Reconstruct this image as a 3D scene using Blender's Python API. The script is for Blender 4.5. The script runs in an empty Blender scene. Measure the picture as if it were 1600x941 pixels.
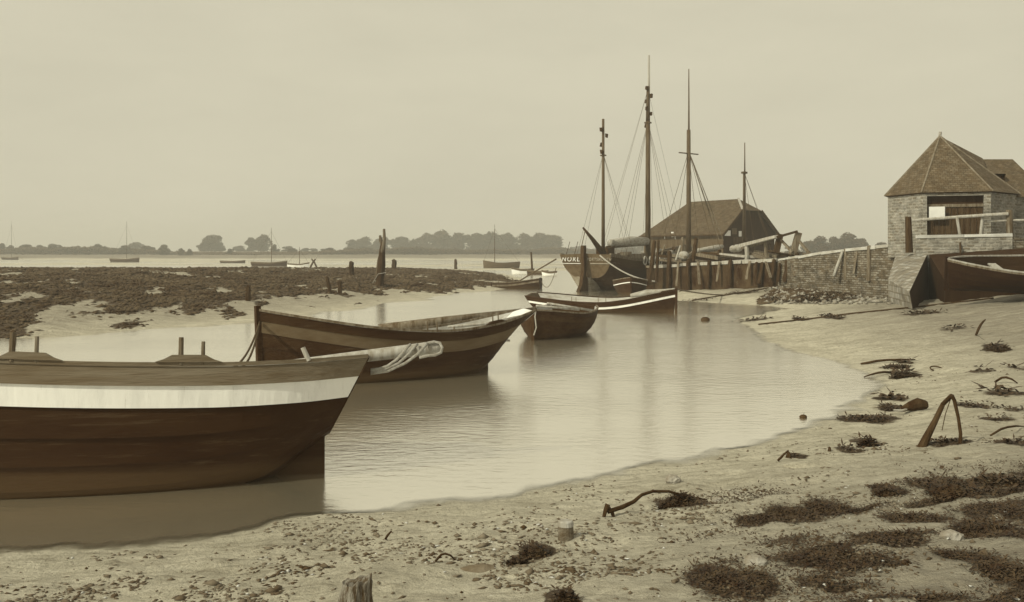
import bpy, math, random
import numpy as np
from mathutils import Vector, Matrix
random.seed(7); rng = np.random.default_rng(7)
R = math.radians
sc = bpy.context.scene
COL = sc.collection

# ------------------------------------------------------------------ camera
HC, F = 2.4, 1500.0                      # eye height above the water, focal length in photo pixels
cam = bpy.data.cameras.new("camera"); camo = bpy.data.objects.new("camera", cam)
COL.objects.link(camo); sc.camera = camo
camo.location = (0, 0, HC); camo.rotation_euler = (R(90), 0, 0)
cam.sensor_width = 36; cam.lens = 36*F/1600; cam.shift_y = -75.5/1600
cam.clip_start = .1; cam.clip_end = 6000

# ------------------------------------------------------------------ light
SUN_DIR = Vector((-.80, -.60, .74)).normalized()      # towards the sun
TINT = (1.065, 1.0, .76)
w = bpy.data.worlds.new("World"); sc.world = w; w.use_nodes = True
nt = w.node_tree; nt.nodes.clear()
out = nt.nodes.new('ShaderNodeOutputWorld'); bg = nt.nodes.new('ShaderNodeBackground')
sky = nt.nodes.new('ShaderNodeTexSky'); sky.sky_type = 'NISHITA'; sky.sun_disc = False
sky.sun_elevation = math.asin(SUN_DIR.z); sky.sun_rotation = math.atan2(SUN_DIR.x, SUN_DIR.y)
sky.dust_density = 4; sky.air_density = 1.5
bw = nt.nodes.new('ShaderNodeRGBToBW'); nt.links.new(sky.outputs[0], bw.inputs[0])
mn = nt.nodes.new('ShaderNodeMath'); mn.operation = 'MINIMUM'; mn.inputs[1].default_value = 12
nt.links.new(bw.outputs[0], mn.inputs[0])
ma = nt.nodes.new('ShaderNodeMath'); ma.operation = 'MULTIPLY_ADD'
ma.inputs[1].default_value = .09; ma.inputs[2].default_value = 5.75
nt.links.new(mn.outputs[0], ma.inputs[0])
tcw = nt.nodes.new('ShaderNodeTexCoord'); mpw = nt.nodes.new('ShaderNodeMapping'); mpw.inputs['Scale'].default_value = (1, 1, 3.5)
nw = nt.nodes.new('ShaderNodeTexNoise'); nw.inputs['Scale'].default_value = 2.6; nw.inputs['Detail'].default_value = 7; nw.inputs['Roughness'].default_value = .6
nt.links.new(tcw.outputs['Generated'], mpw.inputs[0]); nt.links.new(mpw.outputs[0], nw.inputs[0])
mrw = nt.nodes.new('ShaderNodeMapRange'); mrw.inputs[1].default_value = .3; mrw.inputs[2].default_value = .7; mrw.inputs[3].default_value = .94; mrw.inputs[4].default_value = 1.05
nt.links.new(nw.outputs[0], mrw.inputs[0]); mcl = nt.nodes.new('ShaderNodeMath'); mcl.operation = 'MULTIPLY'
nt.links.new(ma.outputs[0], mcl.inputs[0]); nt.links.new(mrw.outputs[0], mcl.inputs[1]); ma = mcl
vm = nt.nodes.new('ShaderNodeVectorMath'); vm.operation = 'SCALE'; vm.inputs[0].default_value = TINT
nt.links.new(ma.outputs[0], vm.inputs['Scale']); nt.links.new(vm.outputs[0], bg.inputs[0])
bg.inputs[1].default_value = .1; nt.links.new(bg.outputs[0], out.inputs[0])
sl = bpy.data.lights.new("sun", 'SUN'); sl.energy = 3.5; sl.angle = R(1.0); sl.color = (1.0, .95, .70)
so = bpy.data.objects.new("sun", sl); COL.objects.link(so)
so.rotation_euler = SUN_DIR.to_track_quat('Z', 'Y').to_euler()
vs = sc.view_settings; vs.view_transform = 'Standard'; vs.look = 'None'; vs.exposure = 0; vs.gamma = 1
vs.use_curve_mapping = False
sc.cycles.max_bounces = 6; sc.cycles.volume_bounces = 0

# ------------------------------------------------------------------ colour + materials
def sep(g):
    q = min(g/.5, 1); L_ = -math.log10(q) if q > 0 else 0
    return (g*q**-(.11+.075*L_), g, g*q**(.20+.07*L_), 1)
MATS = {}
def mat(name, g1, g2=None, scale=4, stretch=(1, 1, 1), bump=.3, rough=.85, spec=.25, detail=6, fine=None, contrast=(.35, .65), scuff=None, tide=None):
    if name in MATS: return MATS[name]
    m = bpy.data.materials.new(name); m.use_nodes = True; t = m.node_tree; N = t.nodes; K = t.links
    b = N['Principled BSDF']; b.inputs['Roughness'].default_value = rough
    b.inputs['Specular IOR Level'].default_value = spec*.4
    g2 = g1*.6 if g2 is None else g2
    tc = N.new('ShaderNodeTexCoord'); mp = N.new('ShaderNodeMapping'); mp.inputs['Scale'].default_value = stretch
    K.new(tc.outputs['Object'], mp.inputs[0])
    n = N.new('ShaderNodeTexNoise'); n.inputs['Scale'].default_value = scale; n.inputs['Detail'].default_value = detail
    n.inputs['Roughness'].default_value = .65; K.new(mp.outputs[0], n.inputs[0])
    r = N.new('ShaderNodeValToRGB'); r.color_ramp.elements[0].position = contrast[0]; r.color_ramp.elements[1].position = contrast[1]
    r.color_ramp.elements[0].color = sep(g2); r.color_ramp.elements[1].color = sep(g1)
    K.new(n.outputs[0], r.inputs[0]); K.new(r.outputs[0], b.inputs['Base Color'])
    if scuff:
        g3, st3, lo3, hi3 = scuff; mp3 = N.new('ShaderNodeMapping'); mp3.inputs['Scale'].default_value = st3; K.new(tc.outputs['Object'], mp3.inputs[0])
        n3 = N.new('ShaderNodeTexNoise'); n3.inputs['Scale'].default_value = 2.0; n3.inputs['Detail'].default_value = 9; n3.inputs['Roughness'].default_value = .8; K.new(mp3.outputs[0], n3.inputs[0])
        r3 = N.new('ShaderNodeMapRange'); r3.inputs[1].default_value = lo3; r3.inputs[2].default_value = hi3; K.new(n3.outputs[0], r3.inputs[0])
        m3 = N.new('ShaderNodeMix'); m3.data_type = 'RGBA'; m3.inputs[7].default_value = sep(g3); K.new(r3.outputs[0], m3.inputs[0]); K.new(r.outputs[0], m3.inputs[6]); K.new(m3.outputs[2], b.inputs['Base Color'])
        if tide:
            sx_ = N.new('ShaderNodeSeparateXYZ'); K.new(tc.outputs['Object'], sx_.inputs[0])
            ns_ = N.new('ShaderNodeMath'); ns_.operation = 'MULTIPLY_ADD'; ns_.inputs[1].default_value = .3; K.new(n3.outputs[0], ns_.inputs[0]); K.new(sx_.outputs['Z'], ns_.inputs[2])
            rz_ = N.new('ShaderNodeMapRange'); rz_.inputs[1].default_value = tide+.10; rz_.inputs[2].default_value = tide; K.new(ns_.outputs[0], rz_.inputs[0])
            m4 = N.new('ShaderNodeMix'); m4.data_type = 'RGBA'; m4.inputs[7].default_value = sep(.034); K.new(rz_.outputs[0], m4.inputs[0]); K.new(m3.outputs[2], m4.inputs[6]); K.new(m4.outputs[2], b.inputs['Base Color'])
    bp = N.new('ShaderNodeBump'); bp.inputs['Strength'].default_value = bump; bp.inputs['Distance'].default_value = .02
    n2 = N.new('ShaderNodeTexNoise'); n2.inputs['Scale'].default_value = scale*(fine or 5); n2.inputs['Detail'].default_value = 4
    K.new(mp.outputs[0], n2.inputs[0]); K.new(n2.outputs[0], bp.inputs['Height']); K.new(bp.outputs[0], b.inputs['Normal'])
    MATS[name] = m
    return m

def brickmat(name, g1, g2, gm, scale, bw_=.5, rh=.25, ms=.02, bump=.5, plane='XZ', worn=.5, hole=False):
    if name in MATS: return MATS[name]
    m = bpy.data.materials.new(name); m.use_nodes = True; t = m.node_tree; N = t.nodes; K = t.links
    b = N['Principled BSDF']; b.inputs['Roughness'].default_value = .9; b.inputs['Specular IOR Level'].default_value = .15
    uv = N.new('ShaderNodeUVMap')
    ns = N.new('ShaderNodeTexNoise'); ns.inputs['Scale'].default_value = 5; K.new(uv.outputs[0], ns.inputs[0])
    mixv = N.new('ShaderNodeVectorMath'); mixv.operation = 'MULTIPLY_ADD'; mixv.inputs[1].default_value = (.06, .06, 0)
    K.new(ns.outputs['Color'], mixv.inputs[0]); K.new(uv.outputs[0], mixv.inputs[2])
    br = N.new('ShaderNodeTexBrick'); br.inputs['Scale'].default_value = scale
    br.inputs['Brick Width'].default_value = bw_; br.inputs['Row Height'].default_value = rh
    br.inputs['Mortar Size'].default_value = ms; br.inputs['Mortar Smooth'].default_value = .4
    br.inputs['Color1'].default_value = sep(g1); br.inputs['Color2'].default_value = sep(g2); br.inputs['Mortar'].default_value = sep(gm)
    K.new(mixv.outputs[0], br.inputs[0])
    n = N.new('ShaderNodeTexNoise'); n.inputs['Scale'].default_value = 2.2; n.inputs['Detail'].default_value = 8; n.inputs['Roughness'].default_value = .75
    K.new(uv.outputs[0], n.inputs[0])
    rp = N.new('ShaderNodeValToRGB'); rp.color_ramp.elements[0].position = .3; rp.color_ramp.elements[1].position = .7
    lo = 1-worn; rp.color_ramp.elements[0].color = (lo, lo, lo, 1); rp.color_ramp.elements[1].color = (1.25, 1.25, 1.25, 1)
    K.new(n.outputs[0], rp.inputs[0])
    mx = N.new('ShaderNodeMix'); mx.data_type = 'RGBA'; mx.blend_type = 'MULTIPLY'; mx.inputs[0].default_value = 1
    K.new(br.outputs[0], mx.inputs[6]); K.new(rp.outputs[0], mx.inputs[7]); K.new(mx.outputs[2], b.inputs['Base Color'])
    bp = N.new('ShaderNodeBump'); bp.inputs['Strength'].default_value = bump; bp.inputs['Distance'].default_value = .02
    ad = N.new('ShaderNodeMath'); ad.operation = 'SUBTRACT'; K.new(n.outputs[0], ad.inputs[0]); K.new(br.outputs['Fac'], ad.inputs[1])
    K.new(ad.outputs[0], bp.inputs['Height']); K.new(bp.outputs[0], b.inputs['Normal'])
    MATS[name] = m
    return m

M_OLDWOOD = mat('weathered_wood', .19, .055, 3, (4, 4, .5), .5)
M_DARKWOOD = mat('wet_dark_wood', .045, .014, 3, (4, 4, .6), .6)
M_PALEWOOD = mat('pale_bleached_wood', .42, .22, 3, (4, 4, .5), .4)
M_PLANK = mat('plank_wood', .36, .13, 2, (.6, 5, 5), .4)
M_TAR = mat('tarred_hull', .019, .009, 1.2, (.6, 2.5, 2.5), .5, .62, .25, contrast=(.3, .7), scuff=(.06, (.35, 2, 7), .55, .8), tide=.26)
M_TAR2 = mat('tarred_hull_brown', .022, .01, 1.4, (.5, 3, 3), .5, .6, .25, scuff=(.075, (.4, 2, 9), .55, .8), tide=.24)
M_WASH = mat('grey_wash_strake', .16, .10, 1.5, (.5, 4, 7), .6, .8, scuff=(.05, (.7, 3, 9), .56, .8))
M_WHITE = mat('white_painted_strake', .72, .52, 1.6, (2.2, 2, .6), .2, .6, .3, contrast=(.2, .5), scuff=(.25, (7, 2, .9), .58, .85))
M_GREYSTR = mat('grey_painted_strake', .09, .06, 2, (.5, 3, 3), .3, .7, scuff=(.06, (.8, 3, 6), .56, .8))
M_INNER = mat('boat_inside', .2, .08, 3, (.6, 3, 3), .4)
M_LIGHTIN = mat('pale_boat_inside', .48, .28, 3, (.6, 3, 3), .3)
M_ROPE = mat('rope', .42, .25, 30, (1, 1, 1), .8)
M_DROPE = mat('dark_rope', .08, .05, 30, (1, 1, 1), .8)
M_IRON = mat('rusty_iron', .06, .03, 12, (1, 1, 1), .6)
M_CANVAS = mat('furled_canvas', .4, .2, 3, (1, 3, 3), .8)
M_STONE = mat('shore_stone', .36, .14, 5, (1, 1, 1), .9)
M_WEED = mat('bladder_weed', .055, .01, 9, (1, 1, 1), .5, .45, .5)
M_WEED2 = mat('bank_weed', .085, .016, .6, (1, 1, 1), .8, .75, .3)
M_LEAF = mat('tree_foliage', .06, .03, .5, (1, 1, 1), .3, .8, .2)
M_BARK = mat('tree_bark', .07, .03, 2, (2, 2, .5), .5)
M_MAST = mat('mast_spar', .09, .045, 2, (3, 3, .4), .2, .6)
M_PALEMAST = mat('pale_topmast', .33, .2, 2, (3, 3, .4), .2, .6)
M_PAPER = mat('notice_paper', .7, .6, 2, (1, 1, 1), .05)
M_TRANSOM = mat('ship_transom', .085, .045, 1.2, (3, 3, 3), .3, .7)
M_LETTER = mat('painted_letter', .55, .4, 3, (1, 1, 1), .1)
M_FADED = mat('faded_letter', .27, .17, 3, (1, 1, 1), .1)
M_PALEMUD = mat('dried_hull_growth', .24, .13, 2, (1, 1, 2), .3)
M_BOARDSHADE = mat('dark_board_and_shade', .019, .009, 1.5, (5, 5, .4), .5)  # dark boards; also paints the shade on the barn gable and ramp end
M_BARNSIDE = mat('barn_weatherboard', .09, .05, 1.3, (5, 5, .4), .5)
M_DOOR = mat('boathouse_door', .055, .018, 2, (6, 6, .4), .6)  # boathouse door colour darkened to paint in the shade of its recess
M_RENDER = mat('lime_render', .46, .28, 1.6, (1, 1, 1), .6)
M_BRICK = brickmat('quay_brick', .27, .10, .10, 1.0, .3, .10, .02, 1, worn=.8)
M_HBRICK = brickmat('house_stone', .37, .16, .30, 1.0, .27, .12, .035, 1, worn=.7)
M_TILE = brickmat('roof_tile', .125, .07, .055, 1.0, .17, .11, .012, .6, worn=.5)
M_BTILE = brickmat('barn_tile', .10, .055, .05, 1.0, .3, .2, .015, .6, worn=.6)
M_TIMBERWALL = mat('quay_face', .055, .012, 1.3, (1, 1, .7), 1, .9, fine=6, contrast=(.38, .62), scuff=(.3, (1.2, 1.2, 3), .6, .8))

# ------------------------------------------------------------------ mesh builder
def X(px, D): return (px-800)/F*D
def Zp(py, D): return HC-(py-395)/F*D
def P(px, py, D): return Vector((X(px, D), D, Zp(py, D)))
def W0(px, py, z=0):
    D = (HC-z)*F/(py-395); return np.array((X(px, D), D))

class MB:
    def __init__(s): s.v = []; s.f = []; s.mi = []; s.mats = []; s.uv = {}
    def m(s, mt):
        if mt not in s.mats: s.mats.append(mt)
        return s.mats.index(mt)
    def face(s, idx, mt, uv=None):
        s.f.append(tuple(idx)); s.mi.append(s.m(mt))
        if uv: s.uv[len(s.f)-1] = uv
    def poly(s, pts, mt, uvscale=None):
        """flat polygon with metric uv along its own horizontal and up axes"""
        b = len(s.v); s.v += [tuple(p) for p in pts]
        q = [Vector(p) for p in pts]; n = Vector((0, 0, 0))
        for i in range(len(q)): n += q[i].cross(q[(i+1) % len(q)])
        n.normalize(); h = Vector((0, 0, 1)).cross(n)
        if h.length < .05: h = Vector((1, 0, 0))
        h.normalize(); u = n.cross(h)
        s.face(range(b, b+len(pts)), mt, [(p.dot(h), p.dot(u)) for p in q])
    def box(s, c, size, mt, rot=None, jit=0):
        M = rot if rot is not None else Matrix.Identity(3)
        c = Vector(c); hx, hy, hz = [a/2 for a in size]
        cs = [(-1,-1,-1),(1,-1,-1),(1,1,-1),(-1,1,-1),(-1,-1,1),(1,-1,1),(1,1,1),(-1,1,1)]
        p = [c+M@Vector((a*hx+random.uniform(-jit, jit), b*hy+random.uniform(-jit, jit), d*hz+random.uniform(-jit, jit))) for a, b, d in cs]
        for q in ((0,3,2,1),(4,5,6,7),(0,1,5,4),(1,2,6,5),(2,3,7,6),(3,0,4,7)):
            s.poly([p[i] for i in q], mt)
        return s
    def bar(s, p0, p1, w_, h_, mt, jit=0):
        p0 = Vector(p0); p1 = Vector(p1); d = p1-p0; q = d.to_track_quat('X', 'Z').to_matrix()
        return s.box((p0+p1)/2, (d.length, w_, h_), mt, q, jit)
    def tube(s, pts, rad, mt, n=8, jit=0., cap=True):
        pts = [Vector(p) for p in pts]
        if not hasattr(rad, '__len__'): rad = [rad]*len(pts)
        base = len(s.v); up = Vector((0, 0, 1))
        t0 = (pts[1]-pts[0]).normalized(); a = t0.cross(Vector((.31, .95, .05))).normalized()
        if abs(t0.dot(Vector((.31, .95, .05)).normalized())) > .95: a = t0.cross(up).normalized()
        for i, p in enumerate(pts):
            t = (pts[min(i+1, len(pts)-1)]-pts[max(i-1, 0)]).normalized()
            a = (a-t*a.dot(t)).normalized(); b = t.cross(a)
            for k in range(n):
                th = 2*math.pi*k/n; r = rad[i]*(1+random.uniform(-jit, jit))
                s.v.append(tuple(p+a*math.cos(th)*r+b*math.sin(th)*r))
        for i in range(len(pts)-1):
            for k in range(n):
                k2 = (k+1) % n
                s.face((base+i*n+k, base+i*n+k2, base+(i+1)*n+k2, base+(i+1)*n+k), mt)
        if cap:
            s.face([base+k for k in range(n)][::-1], mt); s.face([base+(len(pts)-1)*n+k for k in range(n)], mt)
        return s
    def build(s, name, parent=None, smooth=False, bevel=0):
        me = bpy.data.meshes.new(name); me.from_pydata([tuple(v) for v in s.v], [], s.f)
        for m_ in s.mats: me.materials.append(m_)
        me.polygons.foreach_set('material_index', s.mi)
        if s.uv:
            ul = me.uv_layers.new(name='UVMap')
            for fi, uvs in s.uv.items():
                for li, uv_ in zip(me.polygons[fi].loop_indices, uvs): ul.data[li].uv = uv_
        if smooth: me.polygons.foreach_set('use_smooth', [True]*len(me.polygons))
        me.update()
        o = bpy.data.objects.new(name, me); COL.objects.link(o)
        if parent: o.parent = parent
        if bevel:
            b = o.modifiers.new('bevel', 'BEVEL'); b.width = bevel; b.segments = 2
        return o

def npmesh(name, V, Fc, mt, parent=None, smooth=False):
    me = bpy.data.meshes.new(name)
    V = np.asarray(V, dtype=np.float32); Fc = np.asarray(Fc, dtype=np.int32)
    me.vertices.add(len(V)); me.vertices.foreach_set('co', V.ravel())
    k = Fc.shape[1]; me.loops.add(Fc.size); me.loops.foreach_set('vertex_index', Fc.ravel())
    me.polygons.add(len(Fc)); me.polygons.foreach_set('loop_start', np.arange(0, Fc.size, k, dtype=np.int32))
    me.update(calc_edges=True)
    if smooth: me.polygons.foreach_set('use_smooth', [True]*len(Fc))
    if mt: me.materials.append(mt)
    o = bpy.data.objects.new(name, me); COL.objects.link(o)
    if parent: o.parent = parent
    return o
def tag(o, label=None, cat=None, group=None, kind=None):
    if label: o['label'] = label
    if cat: o['category'] = cat
    if group: o['group'] = group
    if kind: o['kind'] = kind
    return o
def empty(name, loc=(0, 0, 0), rot=(0, 0, 0)):
    e = bpy.data.objects.new(name, None); COL.objects.link(e); e.empty_display_size = .3
    e.location = loc; e.rotation_euler = rot; return e
def interp(pts):
    xs = [p[0] for p in pts]; ys = [p[1] for p in pts]
    def f(u):
        # smooth (catmull-like) interpolation
        if u <= xs[0]: return ys[0]
        if u >= xs[-1]: return ys[-1]
        i = max(j for j in range(len(xs)-1) if xs[j] <= u)
        t = (u-xs[i])/(xs[i+1]-xs[i]); h = xs[i+1]-xs[i]
        def sl_(j):
            if j == 0: return (ys[1]-ys[0])/(xs[1]-xs[0])
            if j == len(xs)-1: return (ys[-1]-ys[-2])/(xs[-1]-xs[-2])
            return (ys[j+1]-ys[j-1])/(xs[j+1]-xs[j-1])
        m0, m1 = sl_(i)*h, sl_(i+1)*h
        return ((2*t**3-3*t*t+1)*ys[i]+(t**3-2*t*t+t)*m0+(-2*t**3+3*t*t)*ys[i+1]+(t**3-t*t)*m1)
    return f

# ------------------------------------------------------------------ noise + terrain height
def _h(ix, iy, s):
    n = (ix*374761393 + iy*668265263 + s*2147483647) & 0xffffffff
    n = ((n ^ (n >> 13))*1274126177) & 0xffffffff
    return ((n ^ (n >> 16)) & 0xffff)/65535.0
def vnoise(x, y, s=0):
    ix = np.floor(x).astype(np.int64); iy = np.floor(y).astype(np.int64); fx = x-ix; fy = y-iy
    fx = fx*fx*(3-2*fx); fy = fy*fy*(3-2*fy)
    a = _h(ix, iy, s); b = _h(ix+1, iy, s); c = _h(ix, iy+1, s); d = _h(ix+1, iy+1, s)
    return (a*(1-fx)+b*fx)*(1-fy)+(c*(1-fx)+d*fx)*fy
def fbm(x, y, o=4, s=0):
    r = 0; a = .5; t = 0
    for i in range(o):
        r = r+a*vnoise(x*2**i, y*2**i, s+i*17); t += a; a *= .5
    return r/t
def sdist(x, y, poly):
    """signed distance, positive inside"""
    poly = np.asarray(poly, float); d2 = np.full(x.shape, 1e18); ins = np.zeros(x.shape, bool)
    n = len(poly)
    for i in range(n):
        ax, ay = poly[i]; bx, by = poly[(i+1) % n]; ex, ey = bx-ax, by-ay
        t = np.clip(((x-ax)*ex+(y-ay)*ey)/(ex*ex+ey*ey+1e-12), 0, 1)
        d2 = np.minimum(d2, (x-ax-t*ex)**2+(y-ay-t*ey)**2)
        c = ((ay > y) != (by > y))
        with np.errstate(divide='ignore', invalid='ignore'):
            ins ^= c & (x < (bx-ax)*(y-ay)/(by-ay+1e-15)+ax)
    d = np.sqrt(d2); return np.where(ins, d, -d)
SHORE = [(-900,905),(-300,885),(0,868),(150,858),(240,848),(350,832),(430,818),(497,806),(600,797),(700,786),(780,776),(850,766),
         (980,744),(1050,727),(1100,712),(1200,690),(1290,663),(1330,645),(1355,630),(1378,606),(1372,590),(1335,570),(1240,549),
         (1205,532),(1185,515),(1158,498),(1200,488),(1245,482),(1200,478),(1120,473),(1060,470),(1030,462),(1020,457)]
shore_w = [W0(*p) for p in SHORE]
LAND_R = shore_w+[np.array(p) for p in ((9.3, 60), (16, 66), (70, 66), (70, -60), (-60, -60), (-60, 7.0))]
FRONT = [(0, 532),(90,528),(180,521),(260,513),(330,507),(400,502),(520,487),(600,477),(650,470),(700,461),(770,454),(815,449)]
isl = [np.array((-260., 20.)), np.array((-60., 22.))]+[W0(*p) for p in FRONT]+[np.array(p) for p in ((1.6, 78), (-1, 108), (-5, 122), (-14, 126), (-22, 118), (-32, 106), (-60, 104), (-260, 110))]
ISLAND = isl
QF = [(8.6, 58.0, 1.62), (14.9, 48.0, 2.2), (16.5, 41.3, 2.82)]       # quay face, left to right, with its top height
QUAY = [(8.9, 58.6), (15.2, 48.3), (16.9, 41.4), (15.9, 37.3), (30, 35.5), (70, 34), (70, 64), (13.6, 64)]
BARNLAND = [(9, 84), (70, 80), (200, 80), (200, 500), (60, 500), (25, 200), (12, 130)]
FARX = lambda x: 395+18*np.sin(x*.011)+8*np.sin(x*.037+1)
def H(x, y):
    x = np.asarray(x, float); y = np.asarray(y, float)
    near = np.exp(-np.maximum(np.hypot(x, y)-12, 0)/25)
    # right-hand beach
    d = sdist(x, y, LAND_R)
    dj = d+(fbm(x*1.3, y*1.3, 4, 3)-.5)*.7*(1-np.exp(-(np.hypot(x, y))/12))+(fbm(x*3, y*3, 3, 5)-.5)*.34+(fbm(x*9, y*9, 2, 6)-.5)*.12
    beach = np.where(dj > 0, .115*dj/(1+np.maximum(dj-12, 0)*.02), .13*dj)
    beach = beach+np.clip(dj, 0, 1)*((fbm(x*.8, y*.8, 4, 8)-.5)*.12+(fbm(x*4, y*4, 3, 9)-.5)*.065)
    z = np.clip(beach, -1.5, 2.25)
    # left-hand mud bank
    di = sdist(x, y, ISLAND)
    dij = di+(fbm(x*.35, y*.35, 4, 21)-.5)*3.0+(fbm(x*1.5, y*1.5, 3, 22)-.5)*.7
    wid = np.clip((-x+6)/30, .28, 1)
    ib = np.where(dij > 0, 1.15*wid*(1-np.exp(-dij/(9*wid+2))), .09*dij)
    ib = ib+np.clip(dij/3, 0, 1)*((fbm(x*.5, y*.5, 5, 23)-.5)*.30+(fbm(x*2.2, y*2.2, 3, 24)-.5)*.14)
    z = np.maximum(z, np.clip(ib, -1.5, 3))
    # quay
    dq = sdist(x, y, QUAY)
    e = np.interp(y, [36, 41.3, 48, 58], [2.5, 2.68, 2.1, 1.5])
    z = np.where(dq > 0, np.maximum(z, e+(fbm(x*1.1, y*1.1, 3, 31)-.5)*.12), z)
    # land around the barn
    db = sdist(x, y, BARNLAND)
    z = np.maximum(z, np.clip(db*.5, -1.5, 1.85))
    # tidal flats and the far shore
    fl = -.02+(fbm(x*.02, y*.06, 4, 41)-.5)*.55
    fl = np.where((y > 130) & (x < 30), fl, -1.5)
    z = np.maximum(z, np.clip((y-130)/40, 0, 1)*fl+np.where((y > 130), 0, -1.5))
    fd = y-FARX(x)
    z = np.maximum(z, np.where(fd > 0, np.clip(fd*.05, 0, 2.9)+(fbm(x*.05, y*.05, 3, 51)-.5)*.5*np.clip(fd/20, 0, 1), -1.5))
    return z
def ground(x, y): return float(H(np.array([x]), np.array([y]))[0])
_LU = np.linspace(-.72, .78, 520); _LD = np.geomspace(3.2, 300, 620)
_uu, _dd = np.meshgrid(_LU, _LD, indexing='ij'); _TAB = np.maximum(H(_uu*_dd, _dd), 0)
def hit(px, py):
    """where the photo's line of sight through a pixel meets the ground"""
    px = np.atleast_1d(np.asarray(px, float)); py = np.atleast_1d(np.asarray(py, float))
    u = (px-800)/F; fi = np.clip((u-_LU[0])/(_LU[1]-_LU[0]), 0, len(_LU)-1.001); i0 = fi.astype(int); fr_ = (fi-i0)[:, None]
    g = _TAB[i0]*(1-fr_)+_TAB[i0+1]*fr_                       # heights along each sight line
    ray = HC-((py-395)/F)[:, None]*_LD[None]
    c = ray <= g; k = np.where(c.any(1), c.argmax(1), len(_LD)-1); k = np.maximum(k, 1); r_ = np.arange(len(px))
    d0 = (ray-g)[r_, k-1]; d1 = (ray-g)[r_, k]; t = np.clip(d0/(d0-d1+1e-9), 0, 1)
    D = _LD[k-1]*(1-t)+_LD[k]*t
    return u*D, D, HC-(py-395)/F*D
def HP(px, py):
    x, y, z = hit(px, py); return Vector((float(x[0]), float(y[0]), float(z[0])))

# weed density on the ground, 0..1
BLOBS = [(1481,762,48,18,1),(1385,765,24,9,1),(1297,794,32,11,1),(1235,808,45,11,1),(1180,812,34,8,.8),(1560,750,42,10,1),(1565,771,40,6,.7),
 (1440,808,52,8,.9),(1545,834,58,17,1),(1400,840,48,9,1),(1285,872,74,19,1),(1140,903,62,22,1),(1290,906,50,10,.7),(1560,892,62,34,.8),(1480,870,34,8,.9),
 (1585,798,24,12,.9),(1450,932,80,8,.6),(1330,915,40,8,.7),(1350,655,52,6,1),(1392,639,30,6,1),(1392,622,22,4,1),(1408,584,20,6,1),(1416,567,24,4,1),
 (1558,545,26,7,1),(1565,613,36,6,.7),(1530,636,28,5,.7),(1562,655,34,5,.6),(1582,692,30,5,.7),(1478,691,44,6,.9),(1355,692,16,7,1),(1325,702,14,5,.8),
 (834,858,26,11,1),(806,876,16,8,1),(886,932,20,11,1),(1065,787,38,7,.9),(1180,500,55,2.5,.5),(1250,500,28,3,.8),(1300,497,26,4,.8),(1440,490,60,3,.6),(1500,512,30,3,.5),
 (1400,640,18,5,.6),(1240,712,20,3,.7),(1530,580,30,4,.5),(1585,575,20,5,.5),(1580,640,26,5,.5),(1480,515,20,3,.5),(1350,455,150,9,.9),(1280,466,80,8,1),
 (1210,470,18,5,.9),(1400,445,80,10,.9),(1330,440,60,9,.7),(1250,447,40,4,.5),(1160,880,30,6,.4),(1230,845,60,5,.45),(1330,800,60,4,.5),(1510,795,40,4,.5),(1380,880,30,6,.6),
 (1090,470,40,2,.4),(1160,458,60,2,.5)]
def blob_world():
    out_ = []
    for (px, py, rx, ry, a) in BLOBS:
        c = HP(px, py); e = HP(px+rx, py); u = HP(px, py-ry); dn = HP(px, py+ry)
        out_.append((c.x, c.y, max(abs(e.x-c.x), .05), max(abs(u.y-dn.y)/2, .05), a))
    return out_
BW_ = blob_world()
def weed(x, y):
    s = np.zeros(x.shape)
    wx = x+(fbm(x*2.2, y*2.2, 4, 61)-.5)*.35; wy = y+(fbm(x*2.2, y*2.2, 4, 62)-.5)*.35
    for (cx, cy, rx, ry, a) in BW_:
        q = np.sqrt(((wx-cx)/rx)**2+((wy-cy)/ry)**2)
        s = np.maximum(s, a*np.clip(1.5-q, 0, 1))
    di = sdist(x, y, ISLAND)
    str_ = fbm((x*.55+y*.25), (y*.16-x*.1), 5, 71)
    wpale = np.interp(x, [-40, -20, -8, -3], [6.5, 6, 4.5, 1.6])
    k = np.clip((di-wpale*.55)/(wpale*.6), 0, 1)
    isl_ = np.clip((k*1.0+.42*np.clip(di/3, 0, 1))*1.0-(str_-.405)*4.0-(fbm(x*1.7, y*.55, 4, 75)-.5)*1.7, 0, 1)*(di > .6)
    dr = np.where((x > .6) & (y < 11), 1.0, 0)*np.clip((x-1.0)/1.5, 0, 1)*np.clip((8.6-y+.25*x)/1.5, 0, 1)
    sk = fbm((x*.9+y*.5), (y*2.6-x*1.1), 5, 73)
    s = np.maximum(s, dr*np.clip((sk-.487+.035*np.clip(x-2.2, 0, 1.5))*6, 0, 1))
    return np.maximum(s, isl_)

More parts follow.
